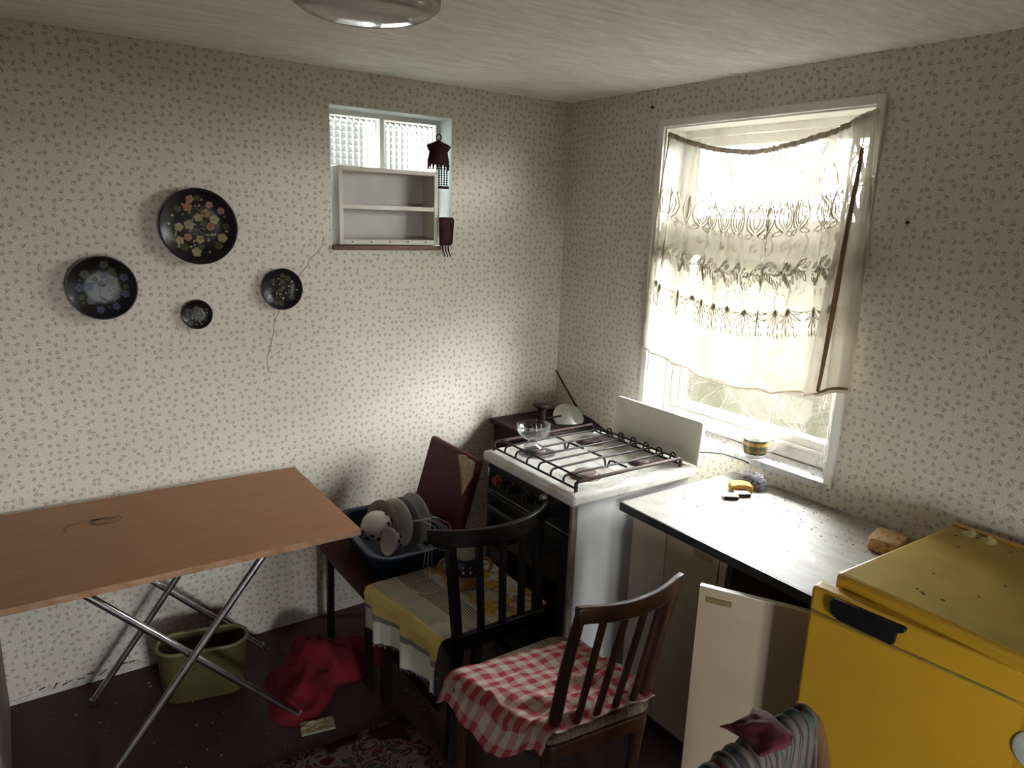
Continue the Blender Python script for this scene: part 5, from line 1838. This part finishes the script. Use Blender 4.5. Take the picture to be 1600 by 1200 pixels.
def ging(u, v):
    """u across x, v from the far edge to the near edge; the far-left corner slips off the seat"""
    far = Vector((lerp(-1.362, -.905, u), lerp(-1.215, -1.30, u) - .05 * math.sin(u * PI * 2) * (u > .5) * .4, 0))
    near = Vector((lerp(-1.268, -.895, u), lerp(-1.575, -1.605, u), 0))
    p = far.lerp(near, v)
    p.x += .012 * math.sin(v * 7 + 1) * (1 - u) + .006 * fbm((v * 5, u * 5, 6))
    z = BZ + .041
    f = fbm((p.x * 9, p.y * 9, 1.7), 1, 3)
    cr = 1 - abs(fbm((p.x * 5.5 + 8, p.y * 8.5, .4), 1, 2)) * 2.8
    z += .007 * f + .032 * max(0, cr) * (.15 + .85 * v)
    left = lerp(-1.318, -1.235, max(0, min(1, (-1.25 - p.y) / .32)))     # seat edge on this row
    over = left - p.x
    if over > -.012:
        k = over + .012
        z -= 1.9 * k
        p.x = min(p.x, left - .010) if over > 0 else p.x - .012 * (k / .012)
    return Vector((p.x, p.y + .008 * fbm((u * 6, v * 6, 3)), max(z, BZ - .07)))


g = G()
g.grid(ging, 90, 80)
tag(g.obj('gingham_cloth', M['gingham'], smooth=True, solid=.002), 'crumpled red and white gingham cloth on the brown chair', 'cloth')

# ================================================================== CHAIR BACK WITH CLOTHES, BOTTOM RIGHT
cc_ = thing('bentwood_chair', (-1.25, -2.25, 0), 'brown bentwood chair hung with clothes in front of the fridge', 'chair')
P = [(-1.60, -2.20, 0), (-1.60, -2.16, .45), (-1.57, -2.14, .66), (-1.50, -2.13, .765), (-1.40, -2.125, .80), (-1.22, -2.12, .812), (-1.075, -2.118, .812), (-1.042, -2.118, .802), (-1.020, -2.118, .78), (-.985, -2.12, .70), (-.955, -2.14, .55), (-.945, -2.16, .45), (-.945, -2.20, 0)]


def smooth_path(P, n=5):
    P = [Vector(p) for p in P]
    out = []
    for i in range(len(P) - 1):
        p0, p1, p2, p3 = P[max(i - 1, 0)], P[i], P[i + 1], P[min(i + 2, len(P) - 1)]
        for k in range(n):
            t = k / n
            out.append(.5 * ((2 * p1) + (p2 - p0) * t + (2 * p0 - 5 * p1 + 4 * p2 - p3) * t * t + (3 * p1 - p0 - 3 * p2 + p3) * t ** 3))
    out.append(P[-1])
    return out


G().tube(smooth_path(P), .0165, 12).obj('back_hoop', M['bentwood'], cc_, smooth=True)
G().lathe([(.0, .43), (.215, .43), (.222, .44), (.222, .455), (.21, .462), (0, .462)], 40, Matrix.Translation((-1.27, -2.36, 0))).obj('seat', M['bentwood'], cc_, smooth=True, angle=40)
for x in (-1.42, -1.12):
    G().tube([(x + (x + 1.27) * .3, -2.53, 0), (x, -2.50, .44)], [.012, .017], 10).obj('leg', M['bentwood'], cc_, smooth=True)
for x in (-1.40, -1.27, -1.14):
    G().tube([(x, -2.19, .455), (x, -2.125, .80)], .008, 8).obj('spindle', M['bentwood'], cc_, smooth=True)


def draped(name, x0, x1, zr, lf, lb, off, m, label, seed, puff=.012):
    """cloth hung over the rail: lf and lb are the drops on the viewer's side and the far side"""
    g = G()

    def fn(u, v):
        x = lerp(x0, x1, u)
        rr = .021 + off + .006 * fbm((u * 5, v * 3, seed))
        tot = lf + lb + PI * rr
        s = v * tot
        f = puff * math.sin(u * 26 + seed + 1.5 * fbm((u * 4, v * 2, seed))) + puff * .7 * fbm((u * 6, v * 5, seed + 3))
        yc = -2.12
        top = zr + .006 * math.sin(u * 26 + seed)
        if s < lf:
            k = (lf - s)
            return (x + .02 * fbm((u * 3, v * 3, seed + 1)) * k * 6, yc - rr - f * min(1, k * 8) - .04 * k, top - k)
        if s < lf + PI * rr:
            a = (s - lf) / rr
            return (x, yc - rr * math.cos(a), top + rr * math.sin(a))
        k = s - lf - PI * rr
        return (x, yc + rr + f * min(1, k * 8), top - k)
    g.grid(fn, 60, 60)
    return tag(g.obj(name, m, smooth=True, solid=.003), label, 'garment', 'clothes on the bentwood chair')


draped('striped_garment', -1.19, -1.062, .812, .34, .20, .004, M['print'], 'washed-out striped garment hung nearest the end of the bentwood chair back', 1, .010)
draped('printed_garment', -1.31, -1.17, .800, .30, .22, .010, M['print'], 'pale green printed garment draped in the middle of the chair back', 4, .014)
draped('blue_garment', -1.48, -1.27, .790, .30, .2, .012, M['cloth_blue'], 'dark blue garment draped at the left of the bentwood chair back', 7, .014)
g = G()
g.grid(lambda u, v: (lerp(-1.245, -1.150, u) + .01 * math.sin(v * 3), -2.150 + .085 * v - .02 * math.sin(u * PI), .838 + .026 * math.sin(u * PI) * math.sin(.4 + v * 2.2) + .006 * fbm((u * 4, v * 4, 2))), 24, 16)
tag(g.obj('wine_cloth', M['cloth_wine'], smooth=True, solid=.003), 'wine-red cloth rolled on top of the garments on the bentwood chair', 'cloth')
